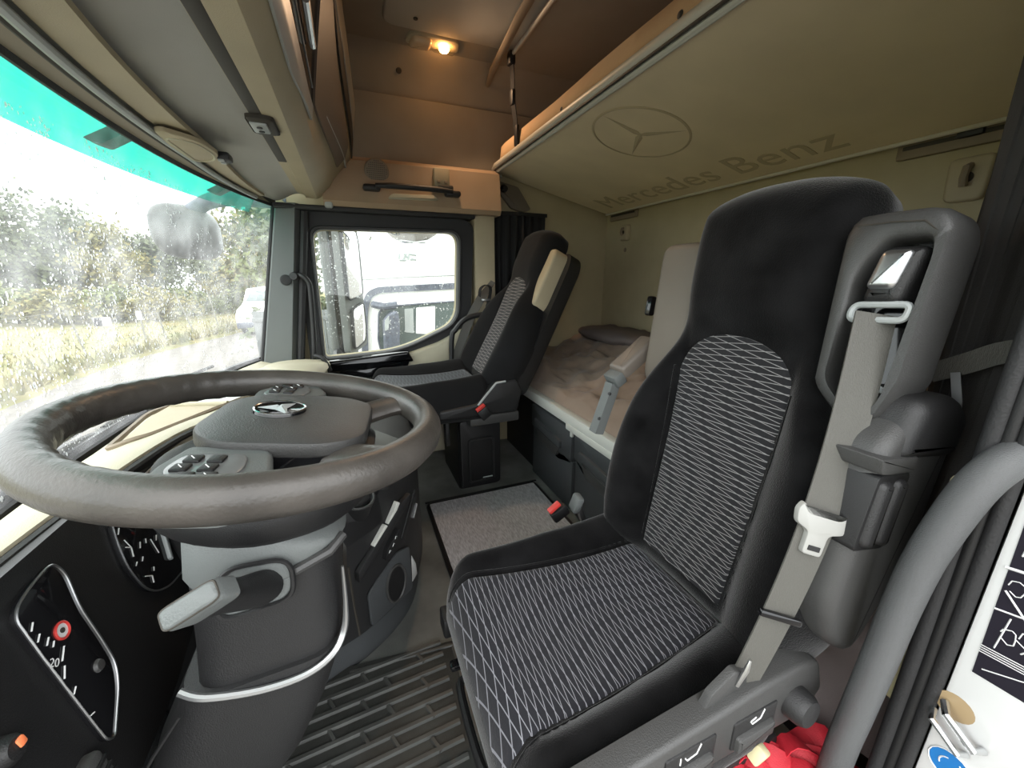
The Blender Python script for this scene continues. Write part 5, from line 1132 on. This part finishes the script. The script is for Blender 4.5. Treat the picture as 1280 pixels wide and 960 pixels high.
def ridge(x0, y0, x1, y1, w_=0.007, h_=0.007):
    a, b = V((x0, y0, FZ+0.009)), V((x1, y1, FZ+0.009)); d = (b-a).normalized(); s = V((-d.y, d.x, 0))
    loft(rb, [[p+s*w_, p+s*w_*0.55+V((0, 0, h_)), p-s*w_*0.55+V((0, 0, h_)), p-s*w_] for p in (a, b)])
while y > 0.28:
    ridge(-0.28, y-0.01, 0.135, y+0.01)
    for k in range(3):
        xx = -0.22+0.14*k+(0.07 if i % 2 else 0)+0.01*math.sin(i*3+k)
        if xx < 0.12: ridge(xx, y-0.002, xx+0.014, y-0.034, 0.006, 0.0065)
    y -= 0.036; i += 1
ridge(0.165, 0.27, 0.165, 0.85, 0.004, 0.004); ridge(0.182, 0.27, 0.182, 0.85, 0.004, 0.004); ridge(-0.1, 0.872, 0.18, 0.848, 0.005, 0.005)
o = obj('ridges', rb, 'ribs', rm, smooth=False); o['kind'] = 'stuff'

# ================================================================== NEAR DOOR PILLAR
jb = struct('trim_7', box((0.705, 0.070, -0.2), (0.09, 0.142, 1.6), 0.006, 2), 'white')
o = struct('grease_stain', lathe(newbm(), [(0.0, 0.0005), (0.010, 0.0004), (0.018, 0.0001)], fr((0.660, 0.128, -0.528), (-1, 0, 0)), 20), mat('grease', '#a58f6d', 0.35), jb)
sl_ = thing('door_seal', 'black ribbed rubber door seal along the white door pillar', 'seal', (0.66, 0.155, -0.2))
for yy, rr, mm in ((0.149, 0.0075, 'rubber'), (0.161, 0.0070, 'black'), (0.173, 0.0095, 'rubber')):
    obj('seal_lip', tube(newbm(), [(0.660+0.002*math.sin(z*9), yy, z) for z in [-1.0+1.5*i/24 for i in range(25)]], rr, 10), mm, sl_)
struct('trim_8', box((0.70, 0.188, -0.42), (0.05, 0.026, 0.36), 0.006), 'cream')
gb = thing('entry_grab_handle', 'grey moulded grab handle beside the near door seal', 'handle', (0.64, 0.18, -0.5))
obj('grip', tube(newbm(), curve([(0.675, 0.150, -0.185), (0.645, 0.156, -0.198), (0.628, 0.164, -0.225), (0.620, 0.173, -0.274), (0.618, 0.182, -0.335), (0.618, 0.188, -0.41), (0.618, 0.192, -0.50), (0.618, 0.197, -0.60), (0.618, 0.202, -0.72), (0.63, 0.205, -0.95)], 5), 0.0188, 14), 'handle', gb)
obj('upper_foot', box((0.685, 0.155, -0.185), (0.03, 0.04, 0.05), 0.012), 'handle', gb)
sk_ = thing('door_striker', 'worn steel door striker bolted to the white pillar', 'latch', (0.66, 0.12, -0.53))
obj('bar', tube(newbm(), [(0.657, 0.136, -0.528), (0.640, 0.128, -0.530), (0.640, 0.100, -0.552), (0.657, 0.096, -0.556)], 0.0045, 8), 'chrome', sk_)
obj('bar', tube(newbm(), [(0.657, 0.142, -0.548), (0.643, 0.138, -0.552), (0.643, 0.110, -0.574), (0.657, 0.106, -0.578)], 0.004, 8), 'chrome', sk_)
JF = frame((0.6595, 0, 0), (0, -1, 0), (0, 0, 1), (-1, 0, 0))
stk = thing('diagram_sticker', 'black sticker with white line diagram on the door pillar', 'sticker', (0.66, 0.1, -0.36))
obj('sheet', prism(newbm(), [(-0.126, -0.466), (-0.04, -0.462), (-0.04, -0.25), (-0.131, -0.25)], 0.0006, JF), 'navy', stk, smooth=False)
lb_ = newbm(); r9 = random.Random(5)
def jl(a, b, c, d, r=0.0007): tube(lb_, [JF @ V((-a, b, 0.0009)), JF @ V((-c, d, 0.0009))], r, 4)
jl(0.132, -0.318, 0.04, -0.300, 0.0018); jl(0.128, -0.372, 0.04, -0.352, 0.0012); jl(0.126, -0.345, 0.075, -0.405, 0.0012)
for k in range(4): jl(0.127, -0.425-0.003*k, 0.045, -0.418-0.003*k, 0.0006)
for cx_, cz_ in ((0.118, -0.338), (0.100, -0.392), (0.112, -0.398), (0.085, -0.380), (0.075, -0.432)):
    pt = [(cx_+0.007*math.cos(a)+r9.uniform(-.002, .002), cz_+0.008*math.sin(a)+r9.uniform(-.002, .002)) for a in [k*PI/4 for k in range(8)]]
    for k in range(7): jl(*pt[k], *pt[k+1], 0.0006)
for k in range(9): jl(0.124-0.0025*k, -0.298, 0.1235-0.0025*k, -0.290, 0.0008)
for k in range(7): jl(0.120-0.003*k, -0.285+0.001*k, 0.118-0.003*k, -0.276+0.001*k, 0.0008)
jl(0.120, -0.455, 0.09, -0.440, 0.0008); jl(0.09, -0.440, 0.05, -0.445, 0.0008); jl(0.10, -0.41, 0.06, -0.33, 0.0008); jl(0.115, -0.375, 0.118, -0.42, 0.0008)
o = obj('line_drawing', lb_, 'white', stk); o['kind'] = 'stuff'
bs = thing('blue_sticker', 'round blue sticker with white swirl low on the door pillar', 'sticker', (0.66, 0.11, -0.61))
obj('disc', lathe(newbm(), [(0.0, 0.0006), (0.019, 0.0006), (0.0195, 0.0)], JF @ Matrix.Translation((-0.114, -0.612, 0)), 32), 'blue', bs)
wb2 = newbm()
for rr_, a0, a1 in ((0.0205, 0, 6.28), (0.010, 1.9, 3.6), (0.0125, 0.2, 1.0)):
    tube(wb2, [JF @ V((-0.114+rr_*math.cos(a), -0.612+rr_*math.sin(a), 0.0008)) for a in [lerp(a0, a1, k/16) for k in range(17)]], 0.0009, 4)
obj('swirl', wb2, 'white', bs)

# red lashing straps dropped behind the seat base
rs_ = thing('red_straps', 'tangled heap of red webbing straps behind the driver seat base', 'strap', (0.58, 0.25, -0.9))
r7 = random.Random(11)
for k in range(16):
    x0 = 0.47+0.012*k+r7.uniform(-0.02, 0.02); y0 = 0.300-0.002*k+r7.uniform(-0.012, 0.012)
    pts = [(x0-0.05, y0+0.02, -1.0), (x0-0.04+r7.uniform(-.02, .02), y0-0.01, -0.88), (x0-0.005, y0-0.015, -0.775+r7.uniform(-0.03, 0.025)), (x0+0.045, y0-0.045+r7.uniform(-.02, .01), -0.77+r7.uniform(-0.03, 0.02)), (x0+0.09, y0-0.08, -0.84+r7.uniform(-0.03, 0.03)), (x0+0.12, y0-0.09, -0.98)]
    sd0 = V((r7.uniform(0.2, 0.7), 1, r7.uniform(-0.6, 0.6)))
    obj('strap', ribbon(newbm(), curve(pts, 5), sd0, 0.030, 0.002), 'red', rs_)
obj('pale_tag', box((0.535, 0.262, -0.742), (0.022, 0.018, 0.03), 0.004, rot=(0.3, 0.5, 0.2)), 'cream', rs_)
struct('trim_9', box((0.62, 0.10, -0.90), (0.10, 0.10, 0.20), 0.01), 'black')

# ================================================================== OUTSIDE
GZ = -2.4
gp = struct('ground', box((0, 20, GZ-0.05), (160, 120, 0.1)), 'gravel')
GE = [(-7.6, -30), (-6.6, 0), (-6.25, 9.0), (-6.35, 12.7), (-6.0, 16.1), (-4.9, 20.0), (-3.9, 24.0), (-1.0, 36.0), (6.0, 60.0)]
gb_ = newbm(); gc = curve([(x, y, 0) for x, y in GE], 8)
loft(gb_, [[V((p.x+0.12*noise.noise((p.y*1.5, 0, 0)), p.y, GZ)), V((p.x-0.5, p.y, GZ+0.10)), V((p.x-2.0, p.y, GZ+0.25)), V((p.x-70, p.y, GZ+0.6)), V((p.x-70, p.y, GZ-0.05))] for p in gc], closed=True)
struct('verge', gb_, 'grass')
tb_ = newbm(); r5 = random.Random(4)
for k in range(9000):
    y = 5+32*r5.random()**1.3; xe_ = interp(y, [p.y for p in gc], [p.x for p in gc]); x = xe_-0.1-6.5*r5.random()**1.4
    h_ = r5.uniform(0.10, 0.34); a = r5.uniform(0, PI); w_ = r5.uniform(0.02, 0.06); z0 = GZ+0.1
    dx, dy = math.cos(a)*w_, math.sin(a)*w_; lx, ly = r5.uniform(-.12, .12), r5.uniform(-.12, .12)
    vs = [tb_.verts.new(q) for q in ((x-dx, y-dy, z0), (x+dx, y+dy, z0), (x+lx, y+ly, z0+h_))]; tb_.faces.new(vs)
tag(obj('verge_grass', tb_, 'grass', smooth=False), 'long yellowish grass along the gravel edge beyond the windscreen', 'grass', kind='stuff')
def foliage(bm, c, rad, n, leaf, rng, flatten=1.0):
    cl = [V((rng.gauss(0, 0.45)*rad[0], rng.gauss(0, 0.45)*rad[1], rng.uniform(-0.8, 0.9)*rad[2])) for _ in range(14)]
    for k in range(n):
        q = cl[rng.randrange(14)]; taper = 1-0.45*max(0, q.z/rad[2])
        p = V(c)+V((q.x*taper, q.y*taper, q.z))+V((rng.gauss(0, 0.28)*rad[0], rng.gauss(0, 0.28)*rad[1], rng.gauss(0, 0.2)*rad[2]))
        u = V((rng.uniform(-1, 1), rng.uniform(-1, 1), rng.uniform(-1, 1))).normalized(); v = u.orthogonal().normalized(); s = leaf*rng.uniform(0.6, 1.3)
        vs = [bm.verts.new(p+u*s), bm.verts.new(p+v*s*0.6), bm.verts.new(p-u*s), bm.verts.new(p-v*s*0.6)]; bm.faces.new(vs)
def tree(x, y, hgt, wid, m, lab, n=1500, leaf=0.16):
    t = thing('tree', lab, 'tree', (x, y, GZ), 'trees beyond the verge'); rng = random.Random(int(x*31+y*17))
    b = newbm(); foliage(b, (x, y, GZ+hgt*0.60), (wid, wid, hgt*0.42), n, leaf, rng)
    o = obj('crown', b, m, t, smooth=False)
    obj('trunk', tube(newbm(), [(x, y, GZ), (x+0.05, y, GZ+hgt*0.5), (x, y, GZ+hgt*0.9)], [0.13, 0.09, 0.03], 7), 'bark', t)
    return t
LB = {'leafdark': 'grey green', 'leafgreen': 'light green', 'leafyellow': 'yellowing'}
POS = ['at the far left of the windscreen', 'second from the left in the windscreen', 'third from the left in the windscreen', 'left of the fence signs', 'above the fence signs', 'right of the fence signs', 'where the treeline drops', 'low in the distant gap', 'in the distant gap by the mirror', 'below the front mirror', 'right of the front mirror', 'next to the windscreen pillar']
TR = [(-24.5, 36, 7.6, 2.3, 'leafdark'), (-22.0, 37, 7.4, 2.2, 'leafyellow'), (-19.5, 36, 7.0, 2.1, 'leafdark'), (-18.2, 39, 6.5, 2.1, 'leafdark'), (-16.0, 38, 5.6, 2.0, 'leafyellow'), (-14.8, 42, 5.2, 2.1, 'leafdark'), (-13.6, 50, 4.6, 2.4, 'leafdark'), (-12.5, 60, 4.0, 3.0, 'leafdark'), (-9.8, 56, 4.4, 3.0, 'leafgreen'), (-7.6, 40, 4.6, 2.1, 'leafyellow'), (-5.6, 31, 6.6, 1.9, 'leafyellow'), (-3.4, 26, 7.2, 2.0, 'leafgreen')]
for (x, y, h_, w_, m), p in zip(TR, POS):
    tree(x, y, h_, w_, m, f'{LB[m]} tree {p}', 3200, 0.17)
# a screen of trunks and shadowed understorey, then shrubs
for i, (x, y, w_, h_, m, p) in enumerate([(-17.5, 27, 1.6, 1.3, 'leafyellow', 'leftmost, under the tall trees'), (-14.5, 25.5, 1.5, 1.2, 'leafgreen', 'left of the leaning fence post'), (-12.4, 24.5, 1.4, 1.2, 'leafyellow', 'behind the leaning fence post'), (-11.0, 25.5, 1.3, 1.25, 'leafgreen', 'behind the small fence sign'), (-9.4, 25, 1.2, 1.2, 'leafyellow', 'behind the white fence tag'), (-8.6, 28, 1.3, 1.3, 'leafgreen', 'right of the white fence tag'), (-7.9, 32, 1.3, 1.4, 'leafyellow', 'below the front mirror'), (-6.2, 30, 1.1, 1.3, 'leafgreen', 'nearest the white van')]):
    t = thing('shrub', f'{LB[m]} shrub on the verge {p}', 'shrub', (x, y, GZ), 'verge shrubs'); rng = random.Random(i+50)
    b = newbm(); foliage(b, (x, y, GZ+h_*0.75), (w_, w_, h_*0.7), 1800, 0.10, rng); obj('leaves', b, m, t, smooth=False)
    b = newbm()
    for k in range(4): tube(b, [(x+rng.uniform(-.1, .1), y, GZ), (x+rng.uniform(-.5, .5), y+rng.uniform(-.4, .4), GZ+h_*0.9)], [0.03, 0.012], 5)
    o = obj('stems', b, 'bark', t); o['kind'] = 'stuff'
# fence
FPS = [(-8.9, 13.6, 1.15, -0.12, 'leftmost leaning fence post in the tall grass'), (-7.25, 14.9, 1.35, -0.18, 'tall leaning fence post left of the white fence tag'), (-6.75, 17.2, 1.05, 0.0, 'short fence post bearing the white tag'), (-6.45, 18.0, 1.0, -0.1, 'thin fence post just right of the white tag'), (-6.05, 19.6, 1.75, -0.42, 'strongly leaning fence post before the mirror'), (-5.85, 22.0, 1.7, -0.2, 'fence post standing below the front mirror')]
tops = []
for x, y, h_, ln_, lab in FPS:
    b = tube(newbm(), [(x, y, GZ), (x+ln_, y, GZ+0.15+h_)], 0.028, 7); tops.append(V((x+ln_, y, GZ+0.15+h_)))
    o = obj('fence_post', b, 'post'); tag(o, lab, 'post', 'fence posts')
wr_ = newbm()
for f_ in (0.35, 0.65, 0.97):
    tube(wr_, [V((x, y, GZ)).lerp(tp, f_) for (x, y, h_, l_, _), tp in zip(FPS, tops)], 0.006, 4)
tag(obj('fence_wire', wr_, 'post'), 'thin wires strung between the fence posts', 'fence', kind='stuff')
sg_ = thing('fence_sign', 'small black and white sign low on the wire fence', 'sign', (-7.0, 15.4, -1.6))
obj('board', box((-6.98, 15.45, -1.30), (0.42, 0.03, 0.26), 0.01), 'white', sg_); obj('dark_half', box((-7.08, 15.43, -1.30), (0.20, 0.02, 0.26), 0.01), 'navy', sg_)
obj('stake', tube(newbm(), [(-6.98, 15.47, GZ), (-6.98, 15.47, -1.2)], 0.015, 6), 'post', sg_)
tag(obj('fence_tag', box((-6.75, 17.15, -1.27), (0.15, 0.02, 0.30), 0.005), 'white'), 'plain white tag on top of a short fence post', 'sign')
# white van far along the gravel
vn = thing('white_van', 'white van parked on the gravel at the edge of the windscreen', 'van', (-4.0, 20.5, GZ))
obj('body', loft(newbm(), [[V((x, y, z)) for x, z in rloop([(-4.55, GZ+0.35), (-2.75, GZ+0.35), (-2.75, GZ+1.15+k), (-2.95, GZ+1.35+0.6*k2), (-4.35, GZ+1.35+0.6*k2), (-4.55, GZ+1.15+k)], 0.1, 3)] for y, k, k2 in ((19.5, -0.25, -0.5), (19.75, -0.1, -0.35), (20.5, 0, 0.0), (21.2, 0.1, 0.9), (24.5, 0.1, 0.95))]), 'whitebody', vn)
obj('windscreen', loft(newbm(), [[(-4.3, 20.48, GZ+1.36), (-3.0, 20.48, GZ+1.36), (-3.0, 20.6, GZ+1.36), (-4.3, 20.6, GZ+1.36)], [(-4.15, 21.08, GZ+1.8), (-3.15, 21.08, GZ+1.8), (-3.15, 21.2, GZ+1.8), (-4.15, 21.2, GZ+1.8)]]), 'darkglass', vn)
obj('bumper', box((-3.65, 19.5, GZ+0.42), (1.8, 0.2, 0.25), 0.05), 'bluegrey', vn)
for x in (-4.45, -2.85):
    obj('wheel', lathe(newbm(), [(0.0, 0.08), (0.2, 0.08), (0.32, 0.06), (0.33, -0.08), (0.0, -0.08)], fr((x, 20.3, GZ+0.33), (1, 0, 0)), 20), 'rubber', vn)
for x in (-4.3, -3.0): obj('headlamp', box((x, 19.52, GZ+0.82), (0.3, 0.08, 0.18), 0.04), 'lightgrey', vn)

# neighbouring truck seen through the far door window
TY = 4.25
tk = thing('parked_truck', 'white truck cab parked alongside beyond the far door window', 'truck', (1.2, 5.2, GZ))
TXZ = XZ(TY)
cab_ = rloop([(0.02, -1.6), (0.035, -0.35), (0.11, 0.20), (0.30, 0.42), (0.62, 0.60), (2.6, 0.95), (2.6, -1.6)], [0.02, 0.1, 0.15, 0.2, 0.3, 0.05, 0.02], 6)
obj('cab_shell', prism(newbm(), cab_, -2.3, TXZ), 'whitebody', tk, angle=30)
obj('cab_skirt', box((1.35, TY+1.1, -1.75), (2.5, 2.0, 0.5), 0.05), 'bluegrey', tk)
for x in (0.75, 2.2): obj('wheel', lathe(newbm(), [(0.0, 0.03), (0.30, 0.03), (0.48, 0.10), (0.52, 0.05), (0.52, -0.20), (0.0, -0.20)], fr((x, TY+0.1, GZ+0.52), (0, -1, 0)), 28), 'rubber', tk)
dband = [(0.045, -0.80), (0.075, -0.40), (0.125, -0.20), (0.22, -0.115), (0.42, -0.09), (1.30, -0.055)]
def band(pts, dx, dz, w_):                              # strip below a line
    c = curve([(a, b, 0) for a, b in pts], 6); lo_ = []
    for i in range(len(c)):
        d = (c[min(len(c)-1, i+1)]-c[max(0, i-1)]).normalized(); lo_.append(c[i]+V((d.y, -d.x, 0))*w_)
    return [(p.x, p.y) for p in c]+[(p.x, p.y) for p in reversed(lo_)]
obj('frame_shadow_band', prism(newbm(), band(dband, 0, 0, 0.062), 0.03, TXZ), 'bluegrey', tk, smooth=False)  # dark strip standing in for the shadow along the door frame
d_ = obj('door_frame', prism(newbm(), rloop([(0.15, -1.3), (0.16, -0.55), (0.20, -0.27), (0.30, -0.205), (1.25, -0.165), (1.25, -1.3)], [0.02, 0.05, 0.06, 0.05, 0.02, 0.02], 4), 0.05, TXZ, 0.01), 'whitebody', tk)
obj('door_window', prism(newbm(), rloop([(0.215, -0.62), (0.245, -0.34), (0.32, -0.29), (1.12, -0.25), (1.10, -0.45), (0.80, -0.66), (0.50, -0.72), (0.235, -0.76)], [0.03, 0.06, 0.05, 0.05, 0.1, 0.1, 0.05, 0.03], 4), 0.056, TXZ), 'darkglass', d_)
obj('window_rim', tube(newbm(), [(p.x, TY-0.056, p.y) for p in rloop([(0.215, -0.62), (0.245, -0.34), (0.32, -0.29), (1.12, -0.25), (1.10, -0.45), (0.80, -0.66), (0.50, -0.72), (0.235, -0.76)], [0.03, 0.06, 0.05, 0.05, 0.1, 0.1, 0.05, 0.03], 4)], 0.010, 5, closed=True), 'bluegrey', d_)
obj('window_reflection', prism(newbm(), rloop([(0.60, -0.58), (0.62, -0.31), (0.82, -0.30), (0.80, -0.60)], 0.01, 3), 0.058, TXZ), 'whitebody', d_, label='painted white reflection in the door window')  # flat white panel painting a reflection on the glass
obj('window_reflection', prism(newbm(), rloop([(0.49, -0.56), (0.50, -0.32), (0.59, -0.315), (0.58, -0.575)], 0.01, 3), 0.058, TXZ), 'lightgrey', d_, label='painted pale grey reflection in the door window')  # greyer part of the same painted reflection
mh = obj('mirror_housing', prism(newbm(), rloop([(0.255, -0.82), (0.27, -0.42), (0.34, -0.34), (0.42, -0.32), (0.43, -0.45), (0.40, -0.82)], 0.04, 4), 0.12, XZ(TY-0.10), 0.03, 3), 'bluegrey', tk)
obj('mirror_arm', tube(newbm(), [(0.20, TY-0.03, -0.27), (0.30, TY-0.16, -0.285), (0.42, TY-0.16, -0.27)], 0.035, 8), 'bluegrey', mh)
obj('mirror_inlay', prism(newbm(), rloop([(0.275, -0.52), (0.285, -0.42), (0.33, -0.365), (0.315, -0.50)], 0.015, 3), 0.125, XZ(TY-0.10)), 'lightgrey', mh)
b = newbm()
for (x0, z0, x1, z1) in ((0, 0.01, 0.004, 0.05), (0.004, 0.0, 0.045, -0.002), (0.028, 0.004, 0.050, 0.05), (0.034, 0.05, 0.055, 0.02), (0.058, 0.005, 0.068, 0.05), (0.068, 0.05, 0.098, 0.042), (0.072, 0.004, 0.098, 0.006), (0.080, 0.012, 0.112, 0.002), (0.098, 0.05, 0.115, 0.036)):
    tube(b, [(0.49+x0*1.5, TY-0.003, 0.162+z0*1.25), (0.49+x1*1.5, TY-0.003, 0.164+z1*1.25)], 0.010, 5)
obj('badge', b, 'greyprint', tk, label='small grey lettering badge, too blurred to read')
obj('roof_seam', tube(newbm(), [(0.06, TY-0.002, -0.03), (0.5, TY-0.002, -0.005), (1.4, TY-0.002, 0.03)], 0.006, 5), 'lightgrey', tk)
# dark hedge and fence beyond, left of the truck
hg = thing('dark_hedge', 'dark green hedge behind the far door mirror', 'hedge', (-1.2, 14, GZ))
b = newbm(); foliage(b, (-1.2, 14, GZ+2.0), (1.6, 0.5, 2.3), 1500, 0.13, random.Random(77)); obj('leaves', b, 'leafdark', hg, smooth=False)
obj('stems', tube(newbm(), [(-1.2, 14, GZ), (-1.2, 14, GZ+3)], [0.06, 0.02], 6), 'bark', hg)
gf = thing('grey_fence', 'grey boarded fence below the hedge beyond the far door mirror', 'fence', (-1.3, 11, GZ))
for k in range(9): obj('board', box((-2.1+0.26*k, 11.0, GZ+0.95), (0.25, 0.04, 1.3), 0.01), 'pillar', gf)
obj('rail', box((-1.05, 10.97, GZ+1.4), (2.4, 0.04, 0.1), 0.01), 'pillar', gf)

# ================================================================== OWN MIRRORS, VISOR, WIPERS
my = 2.58
mm_ = thing('side_mirror', 'tall side mirror outside the far door with two glasses', 'mirror', (-0.06, my, -0.1))
obj('housing', prism(newbm(), rloop([(-0.145, -0.46), (-0.145, 0.30), (-0.02, 0.31), (-0.02, -0.475)], 0.03, 5), 0.16, XZ(my+0.22), 0.03, 3), 'pillar', mm_)
obj('dark_face', prism(newbm(), rloop([(-0.100, -0.465), (-0.095, 0.30), (-0.028, 0.30), (-0.028, -0.475)], 0.012, 3), 0.03, XZ(my+0.07), 0.008, 2), 'gloss', mm_)
gn = V((0.80, -0.60, 0)).normalized(); gF = frame((0.022, my+0.02, 0.0), V((0.60, 0.80, 0)).normalized(), (0, 0, 1), gn)
for nm, pts_, lab in (('main_glass', [(-0.070, -0.135), (0.070, -0.105), (0.075, 0.20), (0.055, 0.275), (-0.065, 0.285)], 'tall main mirror glass'), ('wide_glass', [(-0.062, -0.43), (0.05, -0.39), (0.068, -0.30), (0.066, -0.155), (-0.045, -0.19)], 'small wide angle mirror glass')):
    ll = rloop(pts_, 0.028, 5)
    g_ = obj(nm, prism(newbm(), ll, 0.012, gF, 0.003), 'mirror', mm_, label=lab)
    obj('glass_rim', tube(newbm(), [gF @ V((p.x, p.y, 0.006)) for p in ll], 0.008, 6, closed=True), 'black', g_)
obj('back_shell', prism(newbm(), rloop([(-0.09, -0.46), (0.085, -0.42), (0.09, 0.28), (-0.085, 0.30)], 0.03, 4), -0.05, gF @ Matrix.Translation((0, 0, -0.004)), 0.01), 'pillar', mm_)
obj('arm', tube(newbm(), [(-0.11, my+0.05, -0.46), (-0.12, 2.30, -0.50), (-0.13, 2.20, -0.50)], 0.03, 8), 'black', mm_)
km = thing('kerb_mirror', 'bowl shaped kerb mirror hanging above the far door window', 'mirror', (0.39, 2.55, 0.27))
kF = fr((0.39, 2.56, 0.295), (0, -0.35, -1), (1, 0, 0))
obj('shell', lathe(newbm(), [(0.165, 0.0), (0.160, 0.03), (0.13, 0.065), (0.08, 0.088), (0.0, 0.095)], kF @ Matrix.Diagonal((1, 0.75, 1, 1)), 36), 'mirror', km)
obj('rim', tube(newbm(), [kF @ V((0.166*math.cos(2*PI*k/36), 0.125*math.sin(2*PI*k/36), 0.0)) for k in range(36)], 0.009, 6, closed=True), 'black', km)
obj('arm', tube(newbm(), [(0.39, 2.56, 0.30), (0.39, 2.40, 0.40), (0.39, 2.20, 0.40)], 0.02, 8), 'black', km)
fm2 = thing('front_mirror', 'dark front mirror housing hanging outside the windscreen corner', 'mirror', (-0.74, 2.42, 0.25))
b = newbm(); bmesh.ops.create_uvsphere(b, u_segments=32, v_segments=20, radius=1)
for v in b.verts:
    p = v.co; f_ = lambda t: math.copysign(abs(t)**0.7, t)
    q = V((f_(p.x)*0.135, f_(p.y)*0.09, f_(p.z)*0.125)); q.z -= 0.10*q.x; v.co = q + V((-0.705, 2.45, 0.207))
obj('housing', b, 'char2', fm2)
obj('arm', tube(newbm(), curve([(-0.66, 2.42, 0.30), (-0.58, 2.40, 0.345), (-0.47, 2.30, 0.35), (-0.36, 2.22, 0.34), (-0.22, 2.18, 0.33)], 5), 0.035, 10), 'bluegrey', fm2)
ev = thing('sun_visor', 'teal tinted outside sun visor along the top of the windscreen', 'visor', (-0.5, 1.1, 0.33))
obj('tinted_sheet', sheet(newbm(), lambda a, b: (gx(lerp(0.1, 2.16, a), 0.30)-lerp(0.045, 0.125, 1-b), lerp(0.1, 2.16, a), lerp(0.276, 0.43, b)), 40, 6, 0.004), 'tealvisor', ev)
for y in (1.30, 1.86):
    obj('bracket', prism(newbm(), rloop([(gx(y, 0.3)-0.10, 0.30), (gx(y, 0.3)-0.02, 0.345), (gx(y, 0.3)-0.01, 0.325), (gx(y, 0.3)-0.07, 0.29)], 0.006, 3), 0.05, XZ(y+0.02)), 'black', ev)
for i, (ya, yb) in enumerate(((0.62, 1.20), (1.25, 1.80))):
    wv = thing('wiper', ('nearer' if i == 0 else 'farther')+' black wiper parked at the foot of the windscreen', 'wiper', (gx(ya, -0.4)-0.03, ya, -0.37), 'windscreen wipers')
    obj('arm', tube(newbm(), [(gx(y, -0.33)-0.045, y, -0.375+0.02*math.sin(PI*t)) for t, y in [(k/8, lerp(ya, yb, k/8)) for k in range(9)]], 0.009, 8), 'black', wv)
    obj('blade', tube(newbm(), [(gx(y, -0.33)-0.020, y, -0.335) for y in [lerp(ya-0.05, yb, k/8) for k in range(9)]], 0.006, 6), 'rubber', wv)
